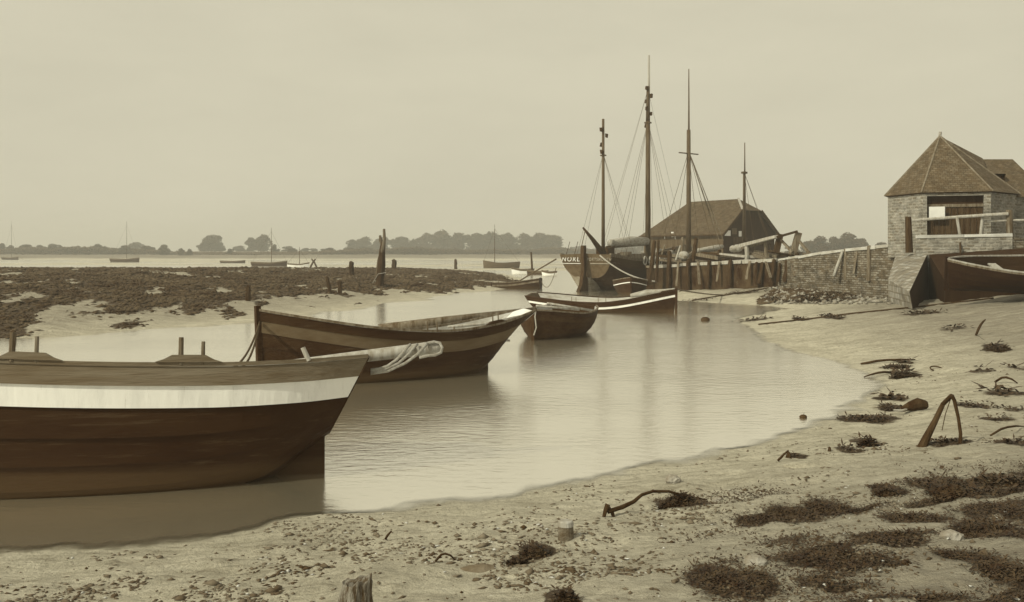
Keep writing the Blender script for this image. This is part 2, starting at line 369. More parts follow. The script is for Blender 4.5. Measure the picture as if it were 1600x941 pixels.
# ------------------------------------------------------------------ the ground: one sheet, fine near the camera
def fan(rs, ths, oy=-5.0):
    rr, tt = np.meshgrid(rs, ths, indexing='ij')
    x = rr*np.sin(tt); y = oy+rr*np.cos(tt)
    nr, nth = rr.shape; i = np.arange(nr-1)[:, None]*nth+np.arange(nth-1)[None, :]
    Fc = np.stack([i, i+1, i+nth+1, i+nth], -1).reshape(-1, 4)
    return x.ravel(), y.ravel(), Fc
rs = np.concatenate([[2, 4, 6], np.geomspace(7, 140, 560), np.geomspace(143, 5000, 150)])
ths = np.radians(np.concatenate([np.linspace(-75, -38, 20)[:-1], np.linspace(-38, 38, 640), np.linspace(38, 75, 20)[1:]]))
gx, gy, gF = fan(rs, ths)
gz = H(gx, gy)
gm = bpy.data.materials.new('mud_and_sand'); gm.use_nodes = True
def ground_material():
    t = gm.node_tree; N = t.nodes; K = t.links; b = N['Principled BSDF']
    tc = N.new('ShaderNodeNewGeometry')
    def noise(sc_, det=6, rough=.6, st=None):
        n = N.new('ShaderNodeTexNoise'); n.inputs['Scale'].default_value = sc_; n.inputs['Detail'].default_value = det; n.inputs['Roughness'].default_value = rough
        if st:
            mp = N.new('ShaderNodeMapping'); mp.inputs['Scale'].default_value = st; mp.inputs['Rotation'].default_value = (0, 0, R(-20))
            K.new(tc.outputs['Position'], mp.inputs[0]); K.new(mp.outputs[0], n.inputs[0])
        else: K.new(tc.outputs['Position'], n.inputs[0])
        return n
    def ramp(src, p0, p1, c0, c1):
        r = N.new('ShaderNodeValToRGB'); r.color_ramp.elements[0].position = p0; r.color_ramp.elements[1].position = p1
        r.color_ramp.elements[0].color = c0; r.color_ramp.elements[1].color = c1; K.new(src, r.inputs[0]); return r
    def mix(a, b_, f, mode='MIX'):
        m = N.new('ShaderNodeMix'); m.data_type = 'RGBA'; m.blend_type = mode
        for s_, v_ in ((0, f), (6, a), (7, b_)):
            if isinstance(v_, (float, int, tuple)): m.inputs[s_].default_value = v_
            else: K.new(v_, m.inputs[s_])
        return m.outputs[2]
    n1 = noise(.55, 8, .7, (1, 1.8, 1)); c = ramp(n1.outputs[0], .32, .68, (.50, .465, .38, 1), (.68, .64, .54, 1)).outputs[0]
    n2 = noise(14, 5, .7); c = mix(c, ramp(n2.outputs[0], .30, .52, (.42, .40, .36, 1), (1, 1, 1, 1)).outputs[0], .5, 'MULTIPLY')
    n3 = noise(2.6, 8, .75, (.6, 2.2, 1)); c = mix(c, ramp(n3.outputs[0], .36, .56, (.45, .42, .38, 1), (1, 1, 1, 1)).outputs[0], .6, 'MULTIPLY')
    n8 = noise(7, 7, .8, (.7, 1.6, 1)); c = mix(c, ramp(n8.outputs[0], .36, .50, (.5, .46, .4, 1), (1, 1, 1, 1)).outputs[0], .5, 'MULTIPLY')
    aw = N.new('ShaderNodeAttribute'); aw.attribute_name = 'weed'
    af = N.new('ShaderNodeAttribute'); af.attribute_name = 'marsh'
    sp = N.new('ShaderNodeAttribute'); sp.attribute_name = 'trod'
    n4 = noise(5, 6, .75)
    m = N.new('ShaderNodeMath'); m.operation = 'SUBTRACT'; K.new(aw.outputs['Fac'], m.inputs[0])
    m2 = N.new('ShaderNodeMath'); m2.operation = 'MULTIPLY'; m2.inputs[1].default_value = .6; K.new(n4.outputs[0], m2.inputs[0]); K.new(m2.outputs[0], m.inputs[1])
    wf = ramp(m.outputs[0], .02, .2, (0, 0, 0, 1), (1, 1, 1, 1))
    # darker trodden mud, streaky
    n6 = noise(1.6, 8, .8, (.4, 3, 1)); tf = N.new('ShaderNodeMath'); tf.operation = 'MULTIPLY'; K.new(sp.outputs['Fac'], tf.inputs[0])
    K.new(ramp(n6.outputs[0], .4, .6, (.5, .5, .5, 1), (1, 1, 1, 1)).outputs[0], tf.inputs[1])
    c = mix(c, sep(.19), tf.outputs[0])
    n5 = noise(9, 5, .8); dark = ramp(n5.outputs[0], .35, .65, sep(.02), sep(.07)).outputs[0]
    c = mix(c, dark, wf.outputs[0])
    n7 = noise(.05, 6, .7, (1, 4, 1)); marsh = ramp(n7.outputs[0], .35, .65, sep(.10), sep(.22)).outputs[0]
    c = mix(c, marsh, af.outputs['Fac'])
    K.new(c, b.inputs['Base Color']); b.inputs['Roughness'].default_value = .8; b.inputs['Specular IOR Level'].default_value = .3
    nb = noise(22, 6, .75); nb2 = noise(4.5, 6, .7)
    ad = N.new('ShaderNodeMath'); ad.operation = 'MULTIPLY_ADD'; ad.inputs[1].default_value = 2.4; K.new(nb2.outputs[0], ad.inputs[0]); K.new(nb.outputs[0], ad.inputs[2])
    bp = N.new('ShaderNodeBump'); bp.inputs['Strength'].default_value = 1; bp.inputs['Distance'].default_value = .05
    K.new(ad.outputs[0], bp.inputs['Height']); K.new(bp.outputs[0], b.inputs['Normal'])
ground_material()
G = npmesh('ground', np.stack([gx, gy, gz], 1), gF, gm, smooth=True); tag(G, kind='structure')
def vattr(o, name, val):
    a = o.data.attributes.new(name, 'FLOAT', 'POINT'); a.data.foreach_set('value', np.asarray(val, dtype=np.float32))
vattr(G, 'weed', weed(gx, gy))
vattr(G, 'marsh', np.clip((gy-FARX(gx))/4, 0, 1)+np.clip(sdist(gx, gy, BARNLAND), 0, 1)*.6)
dR = sdist(gx, gy, LAND_R)
vattr(G, 'trod', np.maximum(np.clip((dR-1.0)/3.5, 0, 1)*1.0*np.clip((gx+.6)/3, 0, 1)*(gy < 60), np.clip(sdist(gx, gy, ISLAND)/3, 0, 1)*.8))

# ------------------------------------------------------------------ water
wm = bpy.data.materials.new('still_silty_water'); wm.use_nodes = True
def water_material():
    t = wm.node_tree; N = t.nodes; K = t.links; N.clear()
    o = N.new('ShaderNodeOutputMaterial'); geo = N.new('ShaderNodeNewGeometry')
    di = N.new('ShaderNodeBsdfDiffuse'); di.inputs[0].default_value = (.62, .56, .42, 1)
    gl = N.new('ShaderNodeBsdfGlossy'); gl.inputs[0].default_value = (.99, .975, .93, 1); gl.inputs['Roughness'].default_value = .16
    fr = N.new('ShaderNodeFresnel'); fr.inputs[0].default_value = 1.6
    def noise(sc_, st, det):
        mp = N.new('ShaderNodeMapping'); mp.inputs['Scale'].default_value = st; K.new(geo.outputs['Position'], mp.inputs[0])
        n = N.new('ShaderNodeTexNoise'); n.inputs['Scale'].default_value = sc_; n.inputs['Detail'].default_value = det; K.new(mp.outputs[0], n.inputs[0]); return n
    a = noise(3.6, (1, 2.1, 1), 6); b = noise(.16, (1, 2.0, 1), 3)
    rp = N.new('ShaderNodeValToRGB'); rp.color_ramp.elements[0].position = .42; rp.color_ramp.elements[1].position = .66
    rp.color_ramp.elements[0].color = (.4, .4, .4, 1); K.new(b.outputs[0], rp.inputs[0])
    mu = N.new('ShaderNodeMath'); mu.operation = 'MULTIPLY'; K.new(a.outputs[0], mu.inputs[0]); K.new(rp.outputs[0], mu.inputs[1])
    bp = N.new('ShaderNodeBump'); bp.inputs['Strength'].default_value = .3; bp.inputs['Distance'].default_value = .05
    K.new(mu.outputs[0], bp.inputs['Height']); K.new(bp.outputs[0], gl.inputs['Normal']); K.new(bp.outputs[0], di.inputs['Normal'])
    mx = N.new('ShaderNodeMixShader'); fm = N.new('ShaderNodeMapRange'); fm.inputs[3].default_value = .84; fm.inputs[4].default_value = 1.0; K.new(fr.outputs[0], fm.inputs[0]); K.new(fm.outputs[0], mx.inputs[0]); K.new(di.outputs[0], mx.inputs[1]); K.new(gl.outputs[0], mx.inputs[2])
    at = N.new('ShaderNodeAttribute'); at.attribute_name = 'depth'
    mr = N.new('ShaderNodeMapRange'); mr.inputs[1].default_value = 0; mr.inputs[2].default_value = .03; K.new(at.outputs['Fac'], mr.inputs[0])
    tr = N.new('ShaderNodeBsdfTransparent'); m2 = N.new('ShaderNodeMixShader')
    K.new(mr.outputs[0], m2.inputs[0]); K.new(tr.outputs[0], m2.inputs[1]); K.new(mx.outputs[0], m2.inputs[2]); K.new(m2.outputs[0], o.inputs[0])
water_material()
rs2 = np.concatenate([np.geomspace(7, 140, 300), np.geomspace(145, 5000, 60)])
ths2 = np.radians(np.concatenate([np.linspace(-75, -38, 12)[:-1], np.linspace(-38, 38, 320), np.linspace(38, 75, 12)[1:]]))
wx_, wy_, wF = fan(rs2, ths2)
WAT = npmesh('water', np.stack([wx_, wy_, wx_*0], 1), wF, wm, smooth=True); tag(WAT, kind='structure')
vattr(WAT, 'depth', -H(wx_, wy_))

# ------------------------------------------------------------------ scattered stuff (uncountable)
OCT_V = np.array([(1,0,0),(0,1,0),(-1,0,0),(0,-1,0),(0,0,1),(0,0,-.5)], float)
OCT_F = np.array([(0,1,4),(1,2,4),(2,3,4),(3,0,4),(1,0,5),(2,1,5),(3,2,5),(0,3,5)])
def lumps(name, x, y, z, s, flat, mt, elong=1.0):
    n = len(x); ang = rng.uniform(0, 6.28, n); V = OCT_V[None]*rng.uniform(.6, 1.4, (n, 6, 1))
    V = V*np.stack([s*rng.uniform(.8, 1.6, n)*elong, s*rng.uniform(.6, 1, n), s*flat*rng.uniform(.5, 1.5, n)], 1)[:, None, :]
    c, sn = np.cos(ang)[:, None], np.sin(ang)[:, None]
    vx = V[..., 0]*c-V[..., 1]*sn+x[:, None]; vy = V[..., 0]*sn+V[..., 1]*c+y[:, None]; vz = V[..., 2]+z[:, None]
    V = np.stack([vx, vy, vz], -1).reshape(-1, 3)
    Fc = (OCT_F[None]+6*np.arange(n)[:, None, None]).reshape(-1, 3)
    return npmesh(name, V, Fc, mt)
def fronds(x, y, z, s, lift):
    """small folded leaf blades, two triangles each side of a midrib"""
    n = len(x); ang = rng.uniform(0, 6.28, n); el = rng.uniform(-.3, .6, n); lg = np.where(rng.uniform(0, 1, n) < .22, rng.uniform(1.8, 3.2, n), 1.0)
    d = np.stack([np.cos(ang)*np.cos(el), np.sin(ang)*np.cos(el), np.sin(el)], 1)*(s*lg)[:, None]
    sd = np.stack([-np.sin(ang), np.cos(ang), rng.uniform(-.5, .5, n)], 1)*(s*.38/lg**.6)[:, None]
    o = np.stack([x, y, z+lift], 1)
    V = np.stack([o, o+d*.55+sd, o+d, o+d*.55-sd], 1).reshape(-1, 3)
    i = 4*np.arange(n)[:, None]; Fc = np.concatenate([i+np.array([[0, 1, 2]]), i+np.array([[0, 2, 3]])])
    return V, Fc
# left bank
n = 210000
x = rng.uniform(-60, 3, n); y = 26+99*rng.uniform(0, 1, n)**1.4; k = weed(x, y)
kp = (sdist(x, y, ISLAND) > .5) & (rng.uniform(0, 1, n) < k**1.3*1.1) & (x > -.62*y)
x, y = x[kp], y[kp]; z = H(x, y)
o = lumps('bank_seaweed', x, y, z, rng.uniform(.03, .12, len(x))*np.interp(y, [28, 80], [.8, 1.7]), .5, M_WEED2, 1.4)
tag(o, 'dark matted seaweed covering the low mud bank across the creek', 'seaweed', kind='stuff')
# right foreshore
nearV = []; nearF = []; off = 0
for (cx, cy, rx, ry, a) in BW_:
    far = math.hypot(cx, cy); leaf = .020 if far < 9 else (.045 if far < 16 else .1)
    cnt = int(min(34000, 11*rx*ry*a/(leaf**2)))
    qx = cx+rng.normal(0, .52, cnt)*rx*1.1; qy = cy+rng.normal(0, .52, cnt)*ry*1.1
    kk = weed(qx, qy)*(.55+.9*fbm(qx*5, qy*5, 3, 77)); s_ = rng.uniform(0, 1, cnt) < kk*1.3
    qx, qy = qx[s_], qy[s_]; zz = H(qx, qy)
    if len(qx) == 0: continue
    hump = leaf*1.2*fbm(qx*4, qy*4, 3, 78)*rng.uniform(0, 1, len(qx))
    V, Fc = fronds(qx, qy, zz, leaf*rng.uniform(.6, 1.3, len(qx)), hump)
    nearV.append(V); nearF.append(Fc+off); off += len(V)
qx = rng.uniform(.8, 6.5, 260000); qy = rng.uniform(3.8, 9.5, 260000); kk = weed(qx, qy)*(.4+.9*fbm(qx*5, qy*5, 3, 77)); s_ = rng.uniform(0, 1, len(qx)) < kk*.9
qx, qy = qx[s_], qy[s_]; V, Fc = fronds(qx, qy, H(qx, qy), .019*rng.uniform(.6, 1.3, len(qx)), .05*fbm(qx*4, qy*4, 3, 78)*rng.uniform(0, 1, len(qx)))
nearV.append(V); nearF.append(Fc+off); off += len(V)
o = npmesh('shore_seaweed', np.concatenate(nearV), np.concatenate(nearF), M_WEED)
tag(o, 'dark bladder seaweed lying in drifts over the near mud', 'seaweed', kind='stuff')
# pebbles and shell bits
n = 26000
px = rng.uniform(-20, 1640, n); py = 560+rng.uniform(0, 1, n)**.8*400
hx, hy, hz = hit(px, py); kp = hz > .012
dens = np.clip(fbm(hx*1.3, hy*1.3, 4, 91)*4.2-1.9, 0.06, 1); kp &= rng.uniform(0, 1, n) < dens
hx, hy, hz = hx[kp], hy[kp], hz[kp]; m = len(hx)
s_ = np.where(rng.uniform(0, 1, m) < .04, rng.uniform(.02, .042, m), rng.uniform(.006, .02, m))
M_PEB = mat('pebbles', .17, .04, 2.5, (1, 1, 1), .4)
o = lumps('pebbles', hx, hy, hz+s_*.1, s_, .5, M_PEB, 1.2); tag(o, 'small dark pebbles and shell bits strewn over the near mud', 'pebbles', kind='stuff')
sel = rng.uniform(0, 1, m) < .05
o = lumps('shells', hx[sel]+.03, hy[sel], hz[sel]+.004, rng.uniform(.008, .018, int(sel.sum())), .4, mat('shell_white', .6, .4, 20), 1.3); tag(o, 'pale broken shells scattered among the pebbles', 'shells', kind='stuff')
# rubble in the weed under the quay
x_, y_, z_ = hit(rng.uniform(1195, 1420, 800), rng.uniform(430, 476, 800))
nw_ = 15000; pu = rng.uniform(0, 1, nw_); pvv = rng.uniform(0, 1, nw_); pX = 1186+pu*236; yb_ = 477-24*pu-2*np.sin(pu*9); yt_ = np.interp(pu, [0, .15, .5, 1], [466, 446, 434, 428]); pY = yb_+(yt_-yb_)*pvv
ax_, ay_, az_ = hit(pX, pY); kk = fbm(ax_*1.1, ay_*.5, 4, 95); kp = (rng.uniform(0, 1, nw_) < np.clip((kk-.36)*6+(1-pvv)*.9-.35, 0, 1)) & (az_ > .03)
ow = lumps('slope_seaweed', ax_[kp], ay_[kp], az_[kp]+.01, rng.uniform(.04, .11, int(kp.sum())), .6, M_WEED2, 1.4); tag(ow, 'thick dark weed covering the slope at the foot of the brick wall', 'seaweed', kind='stuff')
o = lumps('stone_rubble', x_, y_, z_+.03, rng.uniform(.04, .16, 800), .6, M_STONE, 1.2); tag(o, 'pale stone rubble in the dark weed below the quay', 'rubble', kind='stuff')

# ------------------------------------------------------------------ boats
def ring(n_): return [i/(n_-1) for i in range(n_)]
def hull(name, L, sheer, keel, beam, full, bands, low_mat, rs_=.4, rb=.12, lap=.012, nplank=5, parent=None, inner=M_INNER, tr_mat=None, N=30, thick=.045, floor=.14, deck=None):
    """clinker hull: bow at x=0, stern at x=L; bands = [(width below the sheer, material)...]"""
    mb = MB(); us = ring(N); lev = []
    offs = [0]; mts = []
    for wd, mt in bands: offs.append(offs[-1]+wd); mts.append(mt)
    rows = []      # (kind, value, out offset)
    for i, mt in enumerate(mts): rows += [(offs[i], None, 0, mt), (offs[i+1], None, lap, mt)]
    for k in range(nplank): rows += [(offs[-1], 1-k/nplank, 0, low_mat), (offs[-1], 1-(k+1)/nplank, lap if k < nplank-1 else 0, low_mat)]
    def pt(u, row, sgn, inn=False):
        zs, zk, b, a = sheer(u), keel(u), beam(u), full(u)
        top = offs[-1]
        if row[1] is None: z = zs-row[0]
        else:
            t = row[1]; z = zk+(zs-top-zk)*(t**1.35)
        f_ = max(0, min(1, (z-zk)/(zs-zk)))
        yy = b*math.sin(math.acos(1-f_))**a*(.93+.07*f_) if f_ > 0 else 0
        x_ = L*u - rs_*u**5*(1-f_)+rb*(1-u)**5*(1-f_)
        o_ = row[2]
        if inn:
            yy = max(yy-thick, 0); z = max(z, zk+floor); x_ = x_-.04*u**6+.05*(1-u)**6
            if row is rows[0]: z = zs
        else: yy = yy+(o_ if yy > .02 else 0)
        yy = max(yy, .022 if not inn else 0)
        return (x_, sgn*yy, z)
    for sgn in (-1, 1):
        b0 = len(mb.v)
        for u in us:
            for r_ in rows: mb.v.append(pt(u, r_, sgn))
        nr = len(rows)
        for i in range(N-1):
            for j in range(nr-1):
                q = (b0+i*nr+j, b0+(i+1)*nr+j, b0+(i+1)*nr+j+1, b0+i*nr+j+1)
                mb.face(q if sgn < 0 else q[::-1], rows[j+1][3])
        b1 = len(mb.v)
        for u in us:
            for r_ in rows: mb.v.append(pt(u, r_, sgn, True))
        for i in range(N-1):
            for j in range(nr-1):
                q = (b1+i*nr+j, b1+(i+1)*nr+j, b1+(i+1)*nr+j+1, b1+i*nr+j+1)
                mb.face(q[::-1] if sgn < 0 else q, inner)
            mb.face((b0+i*nr, b1+i*nr, b1+(i+1)*nr, b0+(i+1)*nr), inner)
    # bottom closing strip and floor closing
    nr = len(rows); half = N*nr*2
    for i in range(N-1):
        a_ = i*nr+nr-1; c_ = (i+1)*nr+nr-1
        mb.face((a_, c_, c_+half, a_+half), low_mat)
        a2 = a_+N*nr; c2 = c_+N*nr
        mb.face((a2+half, c2+half, c2, a2), inner)
    # stem face
    for j in range(nr-1): mb.face((j, j+1, j+1+half, j+half), rows[j+1][3])
    h = mb.build(name, parent, smooth=False)
    # transom board
    tb = MB(); tm = tr_mat or low_mat; zs = sheer(1)
    prof = [pt(1, r_, -1) for r_ in rows]; prof2 = [pt(1, r_, 1) for r_ in rows]
    ring_o = [(p[0]+.012, p[1]*1.01, p[2]) for p in prof]+[(p[0]+.012, p[1]*1.01, p[2]) for p in reversed(prof2)]
    ring_i = [(p[0]-.05, p[1]*.97, p[2]) for p in ring_o]
    k0 = len(ring_o); tb.v = ring_o+ring_i
    # crowned top edge
    tb.v.append((prof[0][0]+.012, 0, zs+.07)); tb.v.append((prof[0][0]-.038, 0, zs+.07))
    tb.face(list(range(k0))+[2*k0], tm); tb.face([k0+i for i in range(k0)][::-1]+[2*k0+1], tm)
    tb.face((0, k0, 2*k0+1, 2*k0), tm); tb.face((k0-1, 2*k0, 2*k0+1, 2*k0-1), tm)
    for i in range(k0-1): tb.face((i, i+1, k0+i+1, k0+i), tm)
    tb.build('transom', parent)
    return h, pt, rows
def gunwale(pt, rows, parent, mt, w_=.05, h_=.045, N=30):
    mb = MB()
    for sgn in (-1, 1):
        pts = [Vector(pt(u, rows[0], sgn))+Vector((0, -sgn*.01, h_/2+.003)) for u in ring(N)]
        b = len(mb.v)
        for i, p in enumerate(pts):
            for dy, dz in ((-w_/2, -h_/2), (w_/2, -h_/2), (w_/2, h_/2), (-w_/2, h_/2)): mb.v.append((p.x, p.y+dy, p.z+dz))
        for i in range(N-1):
            for k in range(4):
                k2 = (k+1) % 4; mb.face((b+i*4+k, b+i*4+k2, b+(i+1)*4+k2, b+(i+1)*4+k), mt)
        mb.face((b, b+1, b+2, b+3), mt); e = b+(N-1)*4; mb.face((e+3, e+2, e+1, e), mt)
    return mb.build('gunwale', parent)
def thwart(parent, u, z, L, beam, full_w=.24, mt=M_PALEWOOD):
    b = beam(u)*.72
    return MB().box((L*u, 0, z), (full_w, 2*b, .04), mt).build('thwart', parent, bevel=.006)
def pins(parent, pt, rows, us_, sgns, h=.2, r=.018, mt=M_OLDWOOD):
    for u in us_:
        for sgn in sgns:
            p = Vector(pt(u, rows[0], sgn))
            MB().tube([p-Vector((0, 0, .05)), p+Vector((random.uniform(-.01, .01), 0, h))], [r, r*.85], mt, 8).build('thole_pin', parent, smooth=False)
def boat_root(name, bow_xy, rz, heel, label, cat='rowing boat', z=0, group=None):
    e = empty(name, (bow_xy[0], bow_xy[1], z), (heel, 0, rz)); e.rotation_mode = 'XYZ'
    return tag(e, label, cat, group)

# --- the big near boat
rz = R(10.4); Ln = 6.5
br = boat_root('work_boat', (-1.59-Ln*math.cos(rz), 10.55-Ln*math.sin(rz)), rz, R(-8), 'large dark work boat with a broad white strake, cut by the left edge', 'boat')
sh = interp([(0, 1.55), (.2, 1.36), (.5, 1.21), (.75, 1.155), (.9, 1.175), (1, 1.22)])
kl = interp([(0, -.25), (.3, -.35), (.7, -.3), (.86, -.08), (.94, .22), (1, .42)])
bm = interp([(0, .03), (.1, .42), (.3, .82), (.55, .95), (.8, .82), (.92, .64), (1, .46)])
fu = interp([(0, 1.5), (.25, .9), (.6, .7), (.85, .95), (1, 1.3)])
_, pt, rows = hull('hull', Ln, sh, kl, bm, fu, [(.19, M_WASH), (.215, M_WHITE)], M_TAR, rs_=.42, nplank=5, lap=.026, parent=br, N=44)
gunwale(pt, rows, br, M_WASH, .05, .04)
for u in (.22, .42, .62, .84): thwart(br, u, .82, Ln, bm)
for u in (.47, .505, .70, .725, .745):
    pass
def pad(parent, pt, rows, u, wl, h, sgn=-1, L=6.5, mt=M_WASH):
    mb = MB(); k = 9; b = 0
    for i in range(k):
        uu = u+(i/(k-1)-.5)*wl/L; p = Vector(pt(uu, rows[0], sgn)); hh = h*min(1, 1.7*math.sin(math.pi*i/(k-1))**1.6)
        for dy, dz in ((-.035, .043), (.035, .043), (.035, .047+hh), (-.035, .047+hh)): mb.v.append((p.x, p.y+dy, p.z+dz))
    for i in range(k-1):
        for q in range(4):
            q2 = (q+1) % 4; mb.face((i*4+q, i*4+q2, i*4+4+q2, i*4+4+q), mt)
    return mb.build('thole_pad', parent)
pd1 = pad(br, pt, rows, .727, .62, .07); pd2 = pad(br, pt, rows, .50, .62, .07)
def pin_at(parent, pt, rows, u, h, r=.022, sgn=-1, mt=M_OLDWOOD, lean=0):
    p = Vector(pt(u, rows[0], sgn)); MB().tube([p+Vector((0, 0, .02)), p+Vector((lean, 0, h))], [r, r*.9], mt, 9).build('thole_pin', parent)
pin_at(pd1, pt, rows, .715, .29, .026); pin_at(pd1, pt, rows, .747, .25, .021)
pin_at(pd2, pt, rows, .478, .30, .03); pin_at(pd2, pt, rows, .512, .27, .021)
pin_at(br, pt, rows, .905, .16, .028, lean=-.06, mt=M_PALEWOOD)
# skeg and rudder post under the counter
def skeg(parent, x0, x1, zt, zb, mt, w_=.07, lean=0.0):
    mb = MB(); pr = [(x0, zt+.02), (x1, zt), (x1+lean, zb), (x0-.5, zb), (x0-.7, zt-.35)]
    for s_ in (-1, 1): mb.v += [(a, s_*w_/2, b) for a, b in pr]
    k = len(pr); mb.face(range(k), mt); mb.face([k+i for i in range(k)][::-1], mt)
    for i in range(k): mb.face((i, k+i, k+(i+1) % k, (i+1) % k), mt)
    return mb.build('skeg', parent)
skeg(br, Ln-.85, Ln-.46, .44, -.45, M_TAR)

# --- the middle boat
c0 = Vector((-4.48, 17.0)); c1 = Vector((.3, 20.45)); dv = c1-c0; Lm = dv.length; rz = math.atan2(dv.y, dv.x)
bo = boat_root('clinker_boat', c0, rz, R(-3), 'dark clinker boat with a grey strake and tall bow, moored mid creek', 'rowing boat')
sh = interp([(0, 1.36), (.12, 1.2), (.35, .95), (.6, .84), (.8, .93), (1, 1.14)])
kl = interp([(0, -.2), (.3, -.3), (.7, -.25), (.85, -.05), (.94, .25), (1, .5)])
bm = interp([(0, .03), (.1, .35), (.3, .78), (.55, .92), (.8, .78), (.92, .58), (1, .4)])
_, pt, rows = hull('hull', Lm, sh, kl, bm, fu, [(.17, M_TAR2), (.21, M_GREYSTR)], M_TAR2, rs_=1.0, nplank=6, parent=bo, inner=M_LIGHTIN, tr_mat=M_WHITE, N=40)
gunwale(pt, rows, bo, M_OLDWOOD)
for u in (.25, .45, .65, .85): thwart(bo, u, .58, Lm, bm)
for u in (.50, .535, .765, .79): pin_at(bo, pt, rows, u, .2, .014)
pin_at(bo, pt, rows, .60, .1, .02); pad(bo, pt, rows, .78, .55, .05, L=Lm, mt=M_TAR2)
skeg(bo, Lm-1.5, Lm-1.0, .46, -.4, M_TAR2)
MB().bar((.02, 0, -.1), (0, 0, 1.46), .1, .09, M_TAR2).build('stem_post', bo)
stern_near = bo.location
# --- the small dinghy, bow towards us
def simple_boat(name, bow, ang, L, B, zb, zm, zst, label, cat, bands, low, heel=0, rs_=.15, inner=M_INNER, tr=None, nth=3, z=0, group=None, stemp=True, gw=M_OLDWOOD, draft=-.2, ste=.7, N=24, lap=.012, tz=None):
    r_ = boat_root(name, bow, ang, heel, label, cat, z, group)
    sh = interp([(0, zb), (.45, zm), (1, zst)]); kl = interp([(0, draft*.7), (.4, draft), (.8, draft*.8), (1, draft*.3)])
    bm = interp([(0, .03), (.12, B*.22), (.35, B*.44), (.6, B*.5), (.85, B*.45), (1, B*.5*ste)]); fu_ = interp([(0, 1.3), (.3, .8), (1, .75)])
    h, pt, rows = hull('hull', L, sh, kl, bm, fu_, bands, low, rs_=rs_, nplank=5, parent=r_, inner=inner, tr_mat=tr, N=N, lap=lap)
    gunwale(pt, rows, r_, gw, .05, .04, N)
    for i in range(nth): thwart(r_, .3+.5*i/max(nth-1, 1), tz or zm*.62, L, bm)
    if stemp: MB().bar((.015, 0, draft*.5), (-.015, 0, zb+.09), .08, .08, low).build('stem_post', r_)
    return r_, pt, rows
d3, pt3, rows3 = simple_boat('dinghy', (X(833, 26.2), 26.2), R(69), 3.7, 2.1, .82, .66, .76, 'small brown clinker dinghy lying bow on beside the middle boat stern', 'dinghy', [(.1, M_TAR2), (.16, mat('brown_strake', .034, .018, 2, (.5, 3, 3), .3))], mat('brown_plank', .027, .012, 2, (.5, 3, 3), .35), nth=3, rs_=.1, heel=0, gw=M_OLDWOOD, inner=M_LIGHTIN)
for k, (a, b) in enumerate((((1.0, -.3, .86), (3.2, .3, .92)), ((.8, .25, .86), (3.0, -.2, .95)), ((1.4, .6, .84), (3.4, .6, .9)))):
    pass
# --- the boat with the thin white strake
b4, pt4, rows4 = simple_boat('rowing_boat', (X(1057, 37.9), 37.9), R(156), 6.2, 1.95, .92, .46, .64, 'long black rowing boat with a thin white strake, bow to the right', 'rowing boat', [(.17, M_TAR), (.09, M_WHITE)], M_TAR, inner=M_LIGHTIN, tr=M_GREYSTR, nth=4, rs_=.45, heel=R(-4), gw=M_TAR2)
for u in (.42, .47, .62, .65): pin_at(b4, pt4, rows4, u, .22, .014, sgn=1)
# --- boats on the tip of the mud bank and under the ketch
b5, pt5, rows5 = simple_boat('small_boat', (X(768, 64), 64.5), R(-14), 3.35, 1.3, .35, .42, .68, 'small dark boat aground on the tip of the far mud bank', 'rowing boat', [(.1, M_TAR2), (.12, M_OLDWOOD)], M_TAR2, nth=2, rs_=-.05, ste=.8)
b6, pt6, rows6 = simple_boat('ship_dinghy', (X(985, 53.5), 53.3), R(84), 3.9, 2.0, 1.0, .78, .8, 'dark ship\'s boat with pale strake lying bow on under the ketch', 'dinghy', [(.22, M_TAR2), (.05, M_WHITE)], M_TAR, nth=2)
# --- beached punt on the right
g = HP(1485, 452)
b7, pt7, rows7 = simple_boat('beached_skiff', (X(1476, 30.3), 30.3), R(-8), 5.2, 2.3, .98, .80, .9, 'dark open skiff with pale gunwale beached beside the stone ramp', 'skiff', [(.06, M_OLDWOOD)], mat('pitch_black_hull', .012, .006, 1.2, (.6, 2.5, 2.5), .4, .7, .3, scuff=(.05, (.4, 2, 8), .58, .85)), inner=M_TAR2, nth=3, tz=.66, z=ground(16, 30)+.28, gw=M_PALEWOOD, heel=R(14), draft=-.05, rs_=.2)
# --- distant boats
def far_boat(name, px, wl, L, ang, mast_y, label, low=M_GREYSTR, hgt=.7, mastpos=.45, bands=None, group='distant boats on the flats'):
    D = HC*F/(wl-395); ca, sa = math.cos(ang), math.sin(ang); bx = X(px, D)-L*mastpos*ca; by = D-L*mastpos*sa
    r_, p_, q_ = simple_boat(name, (bx, by), ang, L, L*.3, hgt*1.25, hgt*.85, hgt, label, 'boat', bands or [(.18, M_GREYSTR)], low, nth=1, stemp=False, N=14, group=group, draft=-.3, gw=M_OLDWOOD)
    if mast_y is not None:
        zt = Zp(mast_y, D); MB().tube([(L*mastpos, 0, -.1), (L*mastpos, 0, zt)], [.075, .03], M_MAST, 6).build('mast', r_)
        mb = MB(); mb.tube([(L*mastpos, 0, zt*.9), (.1, 0, hgt)], .015, M_DROPE, 4); mb.tube([(L*mastpos, 0, zt*.9), (L*.98, 0, hgt)], .015, M_DROPE, 4); mb.build('rigging', r_)
    return r_
far_boat('sailing_boat', 198, 409.5, 8, R(170), 346, 'far single masted boat left of the round trees', M_TAR2, .9)
far_boat('sailing_boat', 18, 406, 7, R(160), 346, 'farthest left masted boat by the far shore', M_TAR2, .8)
far_boat('sailing_boat', 424, 416, 6.5, R(176), 356, 'far masted boat lying low left of the crossed stakes', M_TAR2, .75)
far_boat('sailing_boat', 468, 418, 3.6, R(185), 386, 'smallest pale masted boat beside the crossed stakes', M_WHITE, .65)
